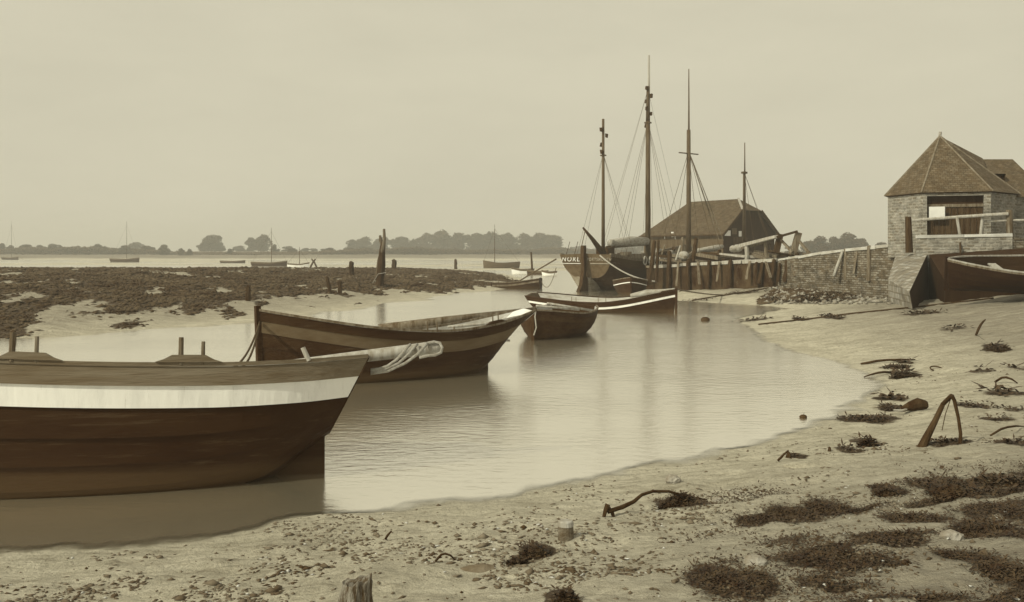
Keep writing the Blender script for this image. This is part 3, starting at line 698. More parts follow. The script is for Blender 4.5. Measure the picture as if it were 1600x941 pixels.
far_boat('sailing_boat', 773, 419, 5.8, R(8), 351, 'pale grey masted boat beyond the right end of the mud bank', M_GREYSTR, .95, .32)
far_boat('open_boat', 815, 427.5, 2.7, R(10), None, 'pale punt moored left of the lone water post', M_WHITE, .55)
far_boat('open_boat', 838, 429, 2.4, R(-6), None, 'dark punt lying against the lone water post', M_TAR2, .42)
far_boat('open_boat', 857, 430, 1.7, R(5), None, 'tiny pale punt nearest the ketch stern', M_WHITE, .42)
far_boat('open_boat', 366, 411, 6, R(175), None, 'dark low boat on the flats below the big round trees', M_TAR2, .5)

# ------------------------------------------------------------------ spars and ropes of the near boats
def thing_tube(name, pts, rad, mt, label, cat, n=8, jit=0, smooth=True, group=None):
    o = MB().tube(pts, rad, mt, n, jit).build(name, None, smooth); return tag(o, label, cat, group)
def sag(a, b, s, n=14):
    a = Vector(a); b = Vector(b); return [a.lerp(b, i/n)-Vector((0, 0, s*4*(i/n)*(1-i/n))) for i in range(n+1)]
sp0 = P(352, 583, 10.4); sp1 = P(690, 542, 10.75)
spar = empty('lowered_mast', sp0); tag(spar, 'pale round spar lying over the stern of the big near boat', 'spar')
dd = sp1-sp0
MB().tube([dd*t for t in (0, .3, .7, .93, .985, 1)], [.05, .058, .068, .072, .069, .052], M_PALEWOOD, 14).build('pole', spar, True)
rp = MB()
for pp in ([(579, 578), (592, 577), (606, 572), (620, 562), (631, 550), (637, 542), (641, 538.5)], [(579, 581), (600, 578), (622, 568), (638, 554), (647, 543), (652, 538)], [(579, 584), (606, 580), (634, 567), (652, 554), (662, 543), (668, 536.5)],
           [(668, 536.5), (678, 534.5), (687, 536), (691, 543), (689, 551), (680, 555), (668, 556), (655, 559)]):
    rp.tube([P(a_, b_, 10.5+.15*(a_-579)/110-(.02 if b_ > 540 else -.03))-sp0 for a_, b_ in pp], .017, M_ROPE, 7)
rp.build('lashing', spar, True)
thing_tube('boat_spar', [P(592, 513, 20.6), P(700, 500, 21), P(838, 484, 21.4)], [.09, .085, .06], M_OLDWOOD, 'long brown spar resting along the far gunwale of the middle boat', 'spar', 10)
thing_tube('oar', [P(700, 511, 19.6), P(760, 506, 20), P(815, 494, 20.3)], [.03, .03, .028], M_PALEWOOD, 'pale oar lying inside the stern of the middle boat', 'oar')
thing_tube('bow_rope', sag(P(406, 503, 17.0), P(364, 575, 12.3), .14), .017, M_DROPE, 'dark slack rope from the middle boat bow, left strand', 'rope')
thing_tube('bow_rope', sag(P(406, 505, 17.0), P(370, 575, 12.3), .22), .017, M_DROPE, 'dark slack rope from the middle boat bow, right strand', 'rope')
for (a, b, ya, yb, D, lb) in ((838, 905, 478, 484, 28, 'left'), (855, 930, 474, 486, 28.6, 'right')):
    thing_tube('dinghy_oar', [P(a, ya, D), P(b, yb, D+.6)], .035, M_PALEWOOD, 'pale oar lying in the small brown dinghy, the %s one' % lb, 'oar')
thing_tube('painter_rope', [P(838, 480, 26.0), P(836, 495, 26.0), P(838, 512, 25.95), P(834, 524, 25.9)], .018, M_ROPE, 'pale rope hanging down the bow of the small brown dinghy', 'rope')
thing_tube('furled_sail', [P(985, 462, 38.9), P(1010, 458, 38.8), P(1040, 455, 38.5), P(1054, 452, 38.2)], [.07, .13, .1, .06], M_CANVAS, 'rolled pale canvas in the bow of the white striped boat', 'sail', 8, .15)
thing_tube('shore_rope', sag(P(1057, 452, 37.8), HP(1130, 461), .05), .03, M_OLDWOOD, 'rope running ashore from the white striped boat bow', 'rope')

# ------------------------------------------------------------------ the ketch at the quay
th = R(35); fwd = Vector((math.sin(th), math.cos(th))); Lk = 15.5
st = Vector((X(914, 60), 60)); bow = st+fwd*Lk; ang = math.atan2(-fwd.y, -fwd.x)
K_ = boat_root('sailing_ketch', bow, ang, 0, 'black two masted trading ketch moored stern on at the quay end', 'ketch')
sh = interp([(0, 3.0), (.2, 2.4), (.5, 1.95), (.8, 2.0), (1, 2.28)])
kl = interp([(0, -.6), (.3, -1), (.75, -.9), (.88, -.3), (.95, .45), (1, .78)])
bm = interp([(0, .05), (.12, 1.1), (.3, 2.0), (.6, 2.25), (.85, 2.1), (1, 1.82)])
fu_ = interp([(0, 1.4), (.3, .7), (.8, .9), (.93, .95), (1, .62)])
sh_k = sh
_, ptk, rowsk = hull('hull', Lk, sh, kl, bm, fu_, [(.12, M_OLDWOOD), (.5, mat('ship_topside', .035, .018, .8, (.6, 3, 3), .3))], M_TAR, rs_=.35, rb=.6, nplank=8, lap=.006, parent=K_, inner=M_OLDWOOD, tr_mat=M_TRANSOM, N=40, floor=.6)
gunwale(ptk, rowsk, K_, M_OLDWOOD, .12, .08)
mb = MB()
dk = [(Lk*u, s_*(bm(u)-.1), sh(u)-.45) for u, s_ in [(u, -1) for u in ring(14)[1:]]+[(u, 1) for u in reversed(ring(14)[1:])]]
mb.poly([(a, b, c) for a, b, c in dk], M_PLANK) if False else None
for i in range(13):
    u0, u1 = ring(14)[i], ring(14)[i+1]
    b = len(mb.v); mb.v += [(Lk*u0, -max(bm(u0)-.08, .01), sh(u0)-.45), (Lk*u1-(.2 if i == 12 else 0), -(bm(u1)-.08), sh(u1)-.45), (Lk*u1-(.2 if i == 12 else 0), bm(u1)-.08, sh(u1)-.45), (Lk*u0, max(bm(u0)-.08, .01), sh(u0)-.45)]
    mb.face((b, b+1, b+2, b+3), M_PLANK)
mb.build('deck', K_)
# pale run of the hull under the counter, sternpost and rudder
def xz_plate(name, parent, pr, w_, mt, y0=0):
    mb = MB(); k = len(pr)
    for s_ in (-1, 1): mb.v += [(a, y0+s_*w_/2, b) for a, b in pr]
    mb.face(range(k), mt); mb.face([k+i for i in range(k)][::-1], mt)
    for i in range(k): mb.face((i, k+i, k+(i+1) % k, (i+1) % k), mt)
    return mb.build(name, parent)
xz_plate('sternpost', K_, [(Lk-2.6, .5), (Lk-.5, .98), (Lk-.2, .75), (Lk-.25, -.8), (Lk-2.8, -.8)], .5, M_PALEMUD)
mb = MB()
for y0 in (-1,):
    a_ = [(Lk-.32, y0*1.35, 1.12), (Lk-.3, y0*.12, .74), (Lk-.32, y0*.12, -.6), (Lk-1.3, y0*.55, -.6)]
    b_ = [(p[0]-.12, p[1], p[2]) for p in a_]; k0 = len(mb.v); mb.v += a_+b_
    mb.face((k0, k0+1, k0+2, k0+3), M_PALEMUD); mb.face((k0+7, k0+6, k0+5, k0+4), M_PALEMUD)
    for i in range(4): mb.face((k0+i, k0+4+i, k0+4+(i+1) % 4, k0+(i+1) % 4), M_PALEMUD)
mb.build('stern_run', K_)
xz_plate('rudder', K_, [(Lk+.05, 2.85), (Lk+.32, 2.85), (Lk+.36, 2.5), (Lk+.3, 1.2), (Lk+.55, .4), (Lk+.95, -.1), (Lk+1.0, -.7), (Lk-.22, -.7), (Lk-.15, .75), (Lk+.03, 1.0)], .24, M_DARKWOOD)
# stripe and lettering on the transom
mb = MB()
mb.box((Lk+.035-.13, -1.0, 1.72), (.03, 1.45, .05), M_LETTER, Matrix.Rotation(0, 3, 'Y')); mb.box((Lk+.035-.13, 1.0, 1.72), (.03, 1.35, .05), M_FADED)
mb.build('transom_moulding', K_)
def text_mesh(s, size, mt, parent, loc, rot, name='lettering', ext=.006, sx=1.0):
    cu = bpy.data.curves.new('t', 'FONT'); cu.body = s; cu.size = size; cu.extrude = ext; cu.align_x = 'CENTER'; cu.align_y = 'CENTER'; cu.space_character = 1.3; cu.offset = .003*size/.3
    to = bpy.data.objects.new('t', cu); COL.objects.link(to); dg = bpy.context.evaluated_depsgraph_get(); dg.update()
    me = bpy.data.meshes.new_from_object(to.evaluated_get(dg)); me.materials.clear(); me.materials.append(mt); me.name = name
    bpy.data.objects.remove(to); bpy.data.curves.remove(cu)
    o = bpy.data.objects.new(name, me); COL.objects.link(o); o.parent = parent; o.location = loc; o.rotation_euler = rot; o.scale = (sx, 1, 1); return o
# transom faces +x locally; seen from astern, local -y is ... (starboard side is +y after the turn)
def tr_x(z): return Lk-.35*(1-(z-.78)/(2.28-.78))
TR = (R(90)+math.atan2(-.35, 1.5)*0, 0, R(90))
text_mesh('NORL', .42, M_LETTER, K_, (tr_x(2.0)+.05, -1.05, 1.98), (R(90-13), 0, R(90)), sx=1.0)
text_mesh('PORTSMOUTH', .27, M_FADED, K_, (tr_x(2.0)+.05, 1.0, 1.98), (R(90-13), 0, R(90)), sx=.8)
MSTEP = lambda s_: Lk-s_
def mast(parent, x_, z0, segs, name='mast', y_=0):
    mb = MB()
    for (za, zb, ra, rb_, mt, dx) in segs:
        mb.tube([(x_+dx, y_, za), (x_+dx*1.0, y_, (za+zb)/2), (x_+dx, y_, zb)], [ra, (ra+rb_)/2, rb_], mt, 10)
    return mb.build(name, parent, True)
def shroud(parent, top, feet, r=.018, mt=M_DROPE, name='shroud'):
    mb = MB()
    for f_ in feet: mb.tube([top, f_], r, mt, 4)
    return mb.build(name, parent)
# mizzen 941px, main 1010px
x1, x2 = Lk-2.3, Lk-8.6
D1 = 60+2.3*fwd.y; D2 = 60+8.6*fwd.y
zt1 = Zp(186, D1); zt2 = Zp(86, D2); zm2 = Zp(135, D2)
mz = mast(K_, x1, 1.4, [(1.4, zt1, .125, .08, M_MAST, 0)])
MB().box((x1, 0, Zp(243, D1)), (.22, .34, .08), M_MAST).build('crosstree', mz)
mn_ = mast(K_, x2, 1.4, [(1.4, Zp(190, D2), .2, .15, M_MAST, 0), (Zp(190, D2), zm2, .15, .1, M_MAST, 0), (Zp(200, D2), zt2, .08, .06, M_PALEMAST, -.16)])
MB().box((x2, 0, Zp(192, D2)), (.3, .42, .1), M_MAST).build('crosstree', mn_)
shroud(mz, (x1, 0, Zp(240, D1)), [(x1+.2, 1.9, 2.1), (x1-.7, 1.95, 2.1), (x1+.2, -1.9, 2.1), (x1-.7, -1.95, 2.1), (x1-3.5, 0, 3.0)], .010)
shroud(mn_, (x2, 0, Zp(190, D2)), [(x2+.1, 2.15, 2.0), (x2-.8, 2.2, 2.0), (x2+1, 2.15, 2.0), (x2+.1, -2.15, 2.0), (x2-.8, -2.2, 2.0), (x2+1, -2.15, 2.0)], .014)
shroud(mn_, (x2, 0, Zp(140, D2)), [(x2+3.2, -1.9, 2.0), (x2+4.2, -1.5, 2.2), (x2-6, 0, 2.9), (x2+3.2, 1.9, 2.1)], .010, name='backstay')
shroud(mn_, (x2-.1, .1, Zp(190, D2)), [(x2+.3, .35, 2.2), (x2+.55, -.2, 2.2), (x2+.1, .5, 2.2)], .012, name='halyard')
MB().tube([(x2+.2, 0, 3.2), (x2+2.5, 0, 3.15), (x2+5.4, 0, 3.0)], [.26, .36, .25], M_CANVAS, 10, .14).build('furled_mainsail', K_, True)
MB().tube([(x2+.2, 0, 3.0), (x2+5.9, 0, 2.75)], .09, M_MAST, 8).build('boom', K_, True)
def kloc(v):
    w_ = Vector(v)-Vector((bow.x, bow.y, 0)); return Matrix.Rotation(-ang, 3, 'Z')@w_
MB().tube([kloc(P(945, 399, 61.5)), kloc(P(936, 388, 61.3)), kloc(P(925, 373, 61)), kloc(P(911, 356, 60.6))], [.2, .17, .12, .06], M_DARKWOOD, 9, .14).build('mizzen_boom', K_, True)
MB().tube([kloc(P(914, 361, 60.6)), kloc(P(909, 384, 60))], .025, M_DROPE, 5).build('mainsheet', K_)
mb = MB(); mb.box((x1-.1, .1, 2.3), (.8, .9, .9), M_DARKWOOD, None, .08); mb.build('mizzen_sail_bundle', K_)
MB().box((x2+3.3, 0, 1.95), (2.4, 1.6, .75), M_OLDWOOD).build('deckhouse', K_, bevel=.03)
for k in range(4):
    uu = .62+.045*k; p = Vector(ptk(uu, rowsk[0], 1)); 
    pts = [p+Vector((math.cos(a)*.20, .05+.02*math.sin(3*a), -.08+math.sin(a)*.26)) for a in [i*math.pi/6 for i in range(13)]]
    MB().tube(pts, .05, M_ROPE, 6).build('rope_coil', K_, True)
for k, (dx, dy, sz) in enumerate(((3.6, .9, .4), (4.8, -.8, .55), (9.8, .7, .5), (10.9, -.3, .6), (11.8, .5, .45), (7.4, 1.2, .4), (6.9, -1.1, .5))):
    mb = MB()
    for j in range(5):
        mb.box((Lk-dx+random.uniform(-.3, .3), dy+random.uniform(-.2, .2), sh_k(1-dx/Lk)-.3+j*.16), (sz*random.uniform(.7, 1.6), sz*random.uniform(.5, 1), .2), random.choice([M_OLDWOOD, M_DARKWOOD, M_CANVAS, M_ROPE]), Matrix.Rotation(random.uniform(-.6, .6), 3, 'Z')@Matrix.Rotation(random.uniform(-.2, .2), 3, 'Y'), .05)
    mb.build('deck_gear', K_)
for (zz_, xx_) in ((.93, x1), (.8, x1), (.95, x2), (.88, x2), (.72, x2), (.8, x2)):
    pass
mb = MB()
for a in (-1.5, -.9): mb.tube([(Lk-.2, a, 2.25), (Lk-.4, a+.15, 3.1)], .02, M_IRON, 5)
mb.build('rail_stanchion', K_)
for m_, x_, D_, pys in ((mz, x1, D1, (203, 212, 226, 238)), (mn_, x2, D2, (138, 150, 158, 170, 178, 196))):
    for i, py_ in enumerate(pys):
        mb = MB(); a = i*2.1; mb.box((x_+.22*math.cos(a), .22*math.sin(a), Zp(py_, D_)), (.16, .14, .26), M_DARKWOOD, None, .03); mb.build('block', m_)
# mooring lines
thing_tube('mooring_rope', sag(P(937, 399, 59.2), P(1048, 439, 57.5), .55, 16)+[P(1085, 437, 57)], .045, M_ROPE, 'pale mooring rope sagging from the ketch stern to the quay posts', 'rope')
thing_tube('mooring_rope', [P(869, 405, 60.5), P(835, 425, 62), P(812, 439, 63.5)], .045, M_DROPE, 'dark taut line from the ketch stern to the small boat on the bank', 'rope')
thing_tube('mooring_chain', sag(P(869, 418, 60.5), P(846, 440, 62), .75, 14), .02, M_OLDWOOD, 'thin slack line drooping left of the ketch stern', 'rope')

# ------------------------------------------------------------------ the second vessel, in the dock behind the quay
s2 = Vector((X(1186, 76), 76)); b2 = Vector((X(1030, 69), 69)); dv = s2-b2; L2 = dv.length+2
V_ = boat_root('sailing_barge', b2, math.atan2(dv.y, dv.x), 0, 'second sailing vessel with crosstree mast lying behind the quay by the barn', 'sailing vessel')
sh = interp([(0, 2.5), (.5, 2.15), (1, 2.3)]); kl = interp([(0, -.5), (.5, -1), (1, .1)]); bm = interp([(0, .05), (.15, 1.1), (.4, 1.9), (.8, 1.8), (1, 1.3)])
_, ptv, rowsv = hull('hull', L2, sh, kl, bm, fu_, [(.12, M_OLDWOOD), (.4, M_TAR2)], M_TAR, parent=V_, nplank=5, lap=.006, N=24, floor=1.9, inner=M_OLDWOOD)
gunwale(ptv, rowsv, V_, M_OLDWOOD, .12, .1, 24)
def along(px):   # local x of the centre line point seen at px
    t = px/F-800/F; a = b2; d_ = dv.normalized(); s_ = (t*a.y-a.x)/(d_.x-t*d_.y); return s_, a.y+s_*d_.y
xa, Da = along(1076); xb, Db = along(1163)
ma_ = mast(V_, xa, 1.5, [(1.5, Zp(203, Da), .2, .14, M_MAST, 0), (Zp(240, Da), Zp(108, Da), .085, .035, M_MAST, .02)])
mb_ = mast(V_, xb, 1.5, [(1.5, Zp(268, Db), .15, .1, M_MAST, 0), (Zp(275, Db), Zp(223, Db), .06, .035, M_MAST, .05)])
MB().tube([(xa-1.05, 0, Zp(240, Da)), (xa+1.05, 0, Zp(240, Da))], .045, M_MAST, 6).build('crosstree', ma_)
MB().box((xb, 0, Zp(270, Db)), (.4, .3, .15), M_MAST).build('crosstree', mb_)
shroud(ma_, (xa, 0, Zp(236, Da)), [(xa+.9, -1.8, 2.2), (xa+1.7, -1.8, 2.2), (xa-.8, -1.8, 2.2), (xa+.2, 1.8, 2.2), (xa-1.4, 1.8, 2.2)], .018)
shroud(ma_, (xa, 0, Zp(236, Da)), [(xa+2.0, -1.6, Zp(376, Da)), (xa+1.55, -1.6, Zp(376, Da))], .035, M_OLDWOOD, 'halyard')
shroud(mb_, (xb, 0, Zp(270, Db)), [(xb+1.6, -1.5, 2.2), (xb+2.1, -1.3, 2.2), (xb-.8, -1.7, 2.2)], .016)
MB().tube([(xa+.3, -.6, Zp(392, Da)), (xa+2.4, -.6, Zp(388, Da)), (xa+3.1, -.6, Zp(385, Da))], [.16, .24, .15], M_CANVAS, 9, .1).build('furled_sail', V_, True)

# ------------------------------------------------------------------ quay: timber faced jetty, brick wall
def wall_strip(pts, zb, ztops, thick, mt, cap, name, label, cat, capmt, caph=.16, over=.06):
    r_ = empty(name, (pts[0][0], pts[0][1], 0)); tag(r_, label, cat); o0 = Vector((pts[0][0], pts[0][1], 0))
    mb = MB(); cb = MB(); acc = 0
    V2 = [Vector((p[0], p[1])) for p in pts]
    for i in range(len(V2)-1):
        a, b = V2[i], V2[i+1]; d_ = (b-a).normalized(); nrm = Vector((-d_.y, d_.x))     # points away from the camera side
        if nrm.y < 0: nrm = -nrm
        za, zb2 = ztops[i]-caph, ztops[i+1]-caph
        A, B = Vector((a.x, a.y, 0))-o0, Vector((b.x, b.y, 0))-o0; Nn = Vector((nrm.x, nrm.y, 0))*thick; z = lambda q: Vector((0, 0, q))
        mb.poly([A+z(zb), B+z(zb), B+z(zb2), A+z(za)], mt)
        mb.poly([A+Nn+z(za), B+Nn+z(zb2), B+Nn+z(zb), A+Nn+z(zb)], mt)
        mb.poly([A+z(za), B+z(zb2), B+Nn+z(zb2), A+Nn+z(za)], mt)
        mb.poly([A+z(zb), A+z(za), A+Nn+z(za), A+Nn+z(zb)], mt); mb.poly([B+z(zb2), B+z(zb), B+Nn+z(zb), B+Nn+z(zb2)], mt)
        n_ = max(2, int((b-a).length/1.7))
        for k in range(n_):
            p0 = A.lerp(B, k/n_+.004)+z(za+(zb2-za)*k/n_+caph/2+.003+random.uniform(-.02, .02)); p1 = A.lerp(B, (k+1)/n_-.004)+z(za+(zb2-za)*(k+1)/n_+caph/2+.003+random.uniform(-.02, .02))
            cb.bar(p0+Nn*.5, p1+Nn*.5, thick+2*over, caph, capmt, .02)
    mb.build('wall_face', r_); cb.build('coping', r_)
    return r_
Q0, Q1, Q2 = [Vector(q) for q in QF]
def qpt(t): return Q0.lerp(Q1, t)
qm = qpt(.82)
wall_strip([(Q0.x, Q0.y), (qpt(.4).x, qpt(.4).y), (qm.x, qm.y)], -.8, [1.66, qpt(.4).z+.02, qm.z], .5, M_TIMBERWALL, None, 'quay_wall', 'low timber faced quay wall with pale top beam behind the posts', 'quay wall', M_PALEWOOD, .18, .05)
e2 = Vector((X(1424, 39.5), 39.5))
wall_strip([(qm.x+.02, qm.y-.02), (X(1320, 44.3), 44.3), (e2.x, e2.y)], .2, [qm.z, Zp(389, 44.3), Zp(379, 39.5)], .45, M_BRICK, None, 'brick_wall', 'long worn brick retaining wall rising towards the boathouse', 'wall', M_RENDER, .12, .03)
# left end return of the quay
wall_strip([(Q0.x-.02, Q0.y+.1), (13.2, 64.2)], -.8, [1.6, 1.7], .5, M_TIMBERWALL, None, 'quay_end_wall', 'dark end face of the timber quay beside the ketch', 'quay wall', M_OLDWOOD)
# brick parapet under the railing, right of the ramp
wall_strip([(X(1432, 36.2), 36.2), (X(1582, 35.2), 35.2)], 1.2, [Zp(368, 36.2), Zp(365, 35.2)], .4, M_HBRICK, None, 'parapet_wall', 'pale stone parapet wall with white coping below the railing', 'wall', M_PAPER if False else mat('white_coping', .55, .42, 3, (1, 1, 1), .2), .1, .04)
wall_strip([(X(1582, 35.2)+.02, 35.25), (24, 34.5)], 1.2, [Zp(371, 35.2), 2.9], .4, M_BRICK, None, 'yard_wall', 'darker low wall running off the right edge', 'wall', M_BRICK, .08, .02)

# posts
def post(px, yt, yb, D, wpx, label, mt=M_DARKWOOD, lean=0, group=None, name='quay_post', zb=None, kind='post', flat=False):
    r_ = wpx/2/F*D; x0 = X(px, D); zt_ = Zp(yt, D); z0 = Zp(yb, D)-.25 if zb is None else zb
    xt = x0+lean/F*D; mb = MB(); n_ = 7; pts = []; rad = []
    for i in range(n_):
        t = i/(n_-1); pts.append((x0+(xt-x0)*t+random.uniform(-.03, .03)*r_*4, D+random.uniform(-.03, .03)*r_*4, z0+(zt_-z0)*t)); rad.append(r_*random.uniform(.9, 1.08)*(1.06-.14*t))
    pts.append((xt+r_*.1, D, zt_+r_*.25)); rad.append(r_*.55)
    o_ = mb.tube([Vector(p)-Vector((x0, D, z0)) for p in pts], rad, mt, 7, .07).build(name); o_.location = (x0, D, z0)
    return tag(o_, label, kind, group)
def qD(px):
    # depth of the quay front line at a pixel column
    t = (px-800)/F; A_, B_ = (Q0, Q1) if px <= 800+F*Q1.x/Q1.y else (Q1, Vector((e2.x, e2.y, 0)))
    d_ = B_-A_; s_ = (t*A_.y-A_.x)/(d_.x-t*d_.y); return A_.y+s_*d_.y
GP = 'posts along the quay face'
QP = [(1015, 377, 434, 7, 'tall split post leaning against the ketch side at the quay end', 8), (1026, 376, 434, 4.5, 'thin pale stake beside the tall split post at the quay end', 3),
 (1044, 393, 452, 8, 'thick dark quay post just right of the ketch, with a worn pointed head', 2), (1075, 408, 447, 6.5, 'second thick dark post on the open quay face, left of the leaning stump', 0),
 (1106, 408, 443, 6, 'dark quay post with a bent brace at its foot', 2), (1140, 407, 438, 7, 'dark quay post in the middle of the timber face', 1),
 (1181, 410, 437, 5, 'narrow dark quay post left of a leaning pair', 1), (1186, 411, 436, 7, 'wide dark quay post leaning right against its neighbour', 6),
 (1206, 406, 434, 7, 'wide dark quay post under the derrick frame', 4), (1216, 412, 433, 5, 'short dark quay post between two taller ones under the derrick', 3),
 (1227, 405, 433, 8, 'broad square headed quay post right of the derrick', 4), (1246, 404, 431, 5, 'slim quay post with a pale lit side on the brick part', 3),
 (1262, 402, 431, 5, 'left one of the paired posts where the brick wall starts', 3), (1269, 402, 429, 5, 'right one of the paired posts where the brick wall starts', 3),
 (1322, 390, 430, 7, 'round post against the brick wall with a stick leaning on it', 0), (1358, 385, 430, 7, 'lone round post against the brick wall nearest the ramp', 0)]
for (px_, yt, yb, wp, lb, ln) in QP:
    D_ = qD(px_)-.3 if px_ > 1030 else 56.6
    post(px_, yt, yb, D_, wp, lb, M_DARKWOOD if px_ < 1245 else M_OLDWOOD, ln, GP)
thing_tube('leaning_stick', [P(1303, 432, qD(1303)-1.3), P(1317, 392, qD(1317)-.5)], [.09, .06], M_PALEWOOD, 'pale stick leaning against the round brick wall post', 'stick')
GJ = 'old posts standing on the quay top'
for (px_, yt, yb, wp, lb, ln, mt_) in [(1064, 372, 404, 6, 'tall weathered post on the quay top, left of its twin', 3, M_OLDWOOD), (1083, 373, 402, 7, 'tall thick weathered post on the quay top in front of the second vessel mast', 5, M_DARKWOOD),
     (1118, 391, 413, 6, 'short leaning stump on the quay top', 6, M_DARKWOOD), (1167, 382, 411, 7, 'pale smooth post on the quay top at the foot of the sloping beam', 0, M_PALEWOOD),
     (1199, 380, 409, 6, 'post on the quay top holding up the sloping beam', -3, M_OLDWOOD)]:
    post(px_, yt, yb, qD(px_)+1.4, wp, lb, mt_, ln, GJ)
thing_tube('leaning_stick', [P(1056, 407, 55.5), P(1063, 384, 56)], [.06, .05], M_PALEWOOD, 'pale lath leaning on the left tall post on the quay top', 'stick')
thing_tube('leaning_stick', [P(1034, 398, 58.5), P(1039, 382, 58.8)], [.06, .05], M_OLDWOOD, 'thin broken stick at the left end of the quay top', 'stick')
# derrick / broken frame
dr = empty('broken_derrick', (X(1230, 50), 50, 2.1)); tag(dr, 'broken timber frame of leaning posts and a sloping beam on the quay', 'timber frame')
o0 = Vector(dr.location)
def drbar(a, b, w_, h_, nm, mt=M_OLDWOOD): MB().bar(Vector(a)-o0, Vector(b)-o0, w_, h_, mt, .015).build(nm, dr, bevel=.015)
drbar(P(1213, 395, 50.5), P(1219, 366, 50.5), .3, .28, 'leaning_post', M_DARKWOOD)
drbar(P(1239, 398, 50.2), P(1248, 364, 50.2), .3, .3, 'leaning_post', M_OLDWOOD)
drbar(P(1158, 384, 53.5), P(1213, 370, 50.2), .22, .16, 'sloping_beam', M_PALEWOOD)
drbar(P(1160, 388, 53.9), P(1196, 378, 51.6), .14, .14, 'lower_beam', M_OLDWOOD)
drbar(P(1214, 371, 50.1), P(1246, 361.5, 50), .12, .12, 'top_rail', M_DARKWOOD)
drbar(P(1220, 375, 50.4), P(1238, 394, 50.0), .13, .12, 'brace'); drbar(P(1249, 377, 50.1), P(1266, 398, 49.5), .13, .12, 'brace')
# loose timbers lying on the quay
tim = [(1030, 406, 1060, 410), (1047, 404, 1078, 412), (1072, 402, 1090, 411), (1090, 398, 1124, 404), (1096, 395, 1140, 399), (1110, 404, 1150, 407), (1125, 397, 1165, 401),
       (1150, 400, 1190, 402), (1172, 396, 1200, 405), (1180, 393, 1216, 402), (1200, 392, 1240, 401), (1205, 400, 1246, 397), (1236, 395, 1270, 400), (1250, 398, 1285, 398), (1084, 407, 1112, 410), (1048, 399, 1072, 402), (1130, 409, 1172, 407), (1030, 400, 1052, 402)]
for k, (a, b, c, d_) in enumerate(tim):
    Da_, Db_ = qD(a)+1.2+random.uniform(-.4, 1.6), qD(c)+1.2+random.uniform(-.4, 1.8)
    ga, gb = ground(X(a, Da_), Da_), ground(X(c, Db_), Db_)
    p0 = Vector((X(a, Da_), Da_, max(Zp(b, Da_), ga+.08))); p1 = Vector((X(c, Db_), Db_, max(Zp(d_, Db_), gb+.08)))
    o_ = MB().bar(p0, p1, random.uniform(.14, .3), random.uniform(.08, .2), random.choice([M_PALEWOOD, M_OLDWOOD, M_OLDWOOD, M_DARKWOOD]), .02).build('loose_timber', bevel=.01)
    tag(o_, 'rough timber in the jumble lying on the quay top', 'timber', 'loose timbers heaped on the quay')
for k, (px_, py_, s_, lb) in enumerate([(1068, 400, .35, 'pale round bundle lying between the two tall quay top posts'), (1146, 389, .3, 'left one of two pale bundles on the quay by the barn doors'), (1153, 388, .34, 'right one of two pale bundles on the quay by the barn doors')]):
    D_ = 57 if k == 0 else 66; c = P(px_, py_, D_); mb = MB()
    a1, f1 = [], []
    for i in range(7):
        ph = -math.pi/2+math.pi*i/6
        for j in range(10):
            th_ = 2*math.pi*j/10; rr = s_*random.uniform(.85, 1.1); mb.v.append((rr*math.cos(ph)*math.cos(th_), rr*math.cos(ph)*math.sin(th_), rr*.8*math.sin(ph)))
    for i in range(6):
        for j in range(10): mb.face((i*10+j, i*10+(j+1) % 10, (i+1)*10+(j+1) % 10, (i+1)*10+j), M_CANVAS)
    o_ = mb.build('sail_bundle', None, True); o_.location = c; tag(o_, lb, 'bundle')
for k, (a, b, c_, d_, lb) in enumerate(((1172, 408, 1166, 437, 'thin plank propped on the quay face left of the posts'), (1197, 409, 1204, 434, 'narrow dark plank propped between the leaning posts'), (1236, 406, 1242, 432, 'dark slat leaning on the quay face by the slim post'),
      (1124, 409, 1120, 440, 'mossy slat hanging on the middle of the quay face'), (1090, 409, 1093, 444, 'split dark slat on the quay face by the leaning stump'), (1060, 409, 1057, 447, 'broken fender slat hanging near the left end of the quay'), (1288, 398, 1282, 428, 'thin grey slat against the brick wall'), (1340, 389, 1334, 428, 'short grey slat against the brick wall between the round posts'))):
    Da_ = qD(a)-.25; Db_ = qD(c_)-.6
    tag(MB().bar(P(a, b, Da_), P(c_, d_, Db_), .12, .05, M_OLDWOOD if k == 0 else random.choice([M_DARKWOOD, M_OLDWOOD]), .02).build('loose_plank'), lb, 'plank')
# stone ramp / buttress beside the skiff
mb = MB()
M_RAMP = brickmat('ramp_stone', .36, .2, .2, 1.0, .42, .22, .03, 1, worn=.6)
rt = [P(1400, 397, 38.8), P(1449, 397, 36.2), P(1421, 456, 30.6), P(1388, 437, 35)]
gb_ = lambda p, dz=.4: Vector((p.x, p.y, ground(p.x, p.y)-dz))
mid1 = P(1468, 400, 37.5)
mb.poly(rt, M_RAMP)
lowr = Vector((rt[1].x+.15, rt[1].y, ground(rt[1].x, rt[1].y)-.6)); lowl = Vector((rt[0].x, rt[0].y, .8)); b3 = Vector((rt[2].x+.1, rt[2].y, .6)); b4_ = Vector((rt[3].x, rt[3].y, .6))
lowr.z = .6
mb.poly([rt[1], lowr, b3, rt[2]], M_BOARDSHADE); mb.poly([rt[2], b3, b4_, rt[3]], M_RAMP); mb.poly([rt[3], b4_, lowl, rt[0]], M_RAMP); mb.poly([rt[0], lowl, lowr, rt[1]], M_STONE)  # right-hand face coloured dark: its shade is put into the material
tag(mb.build('stone_ramp'), 'sloping stone buttress with a dark end face left of the skiff', 'buttress')
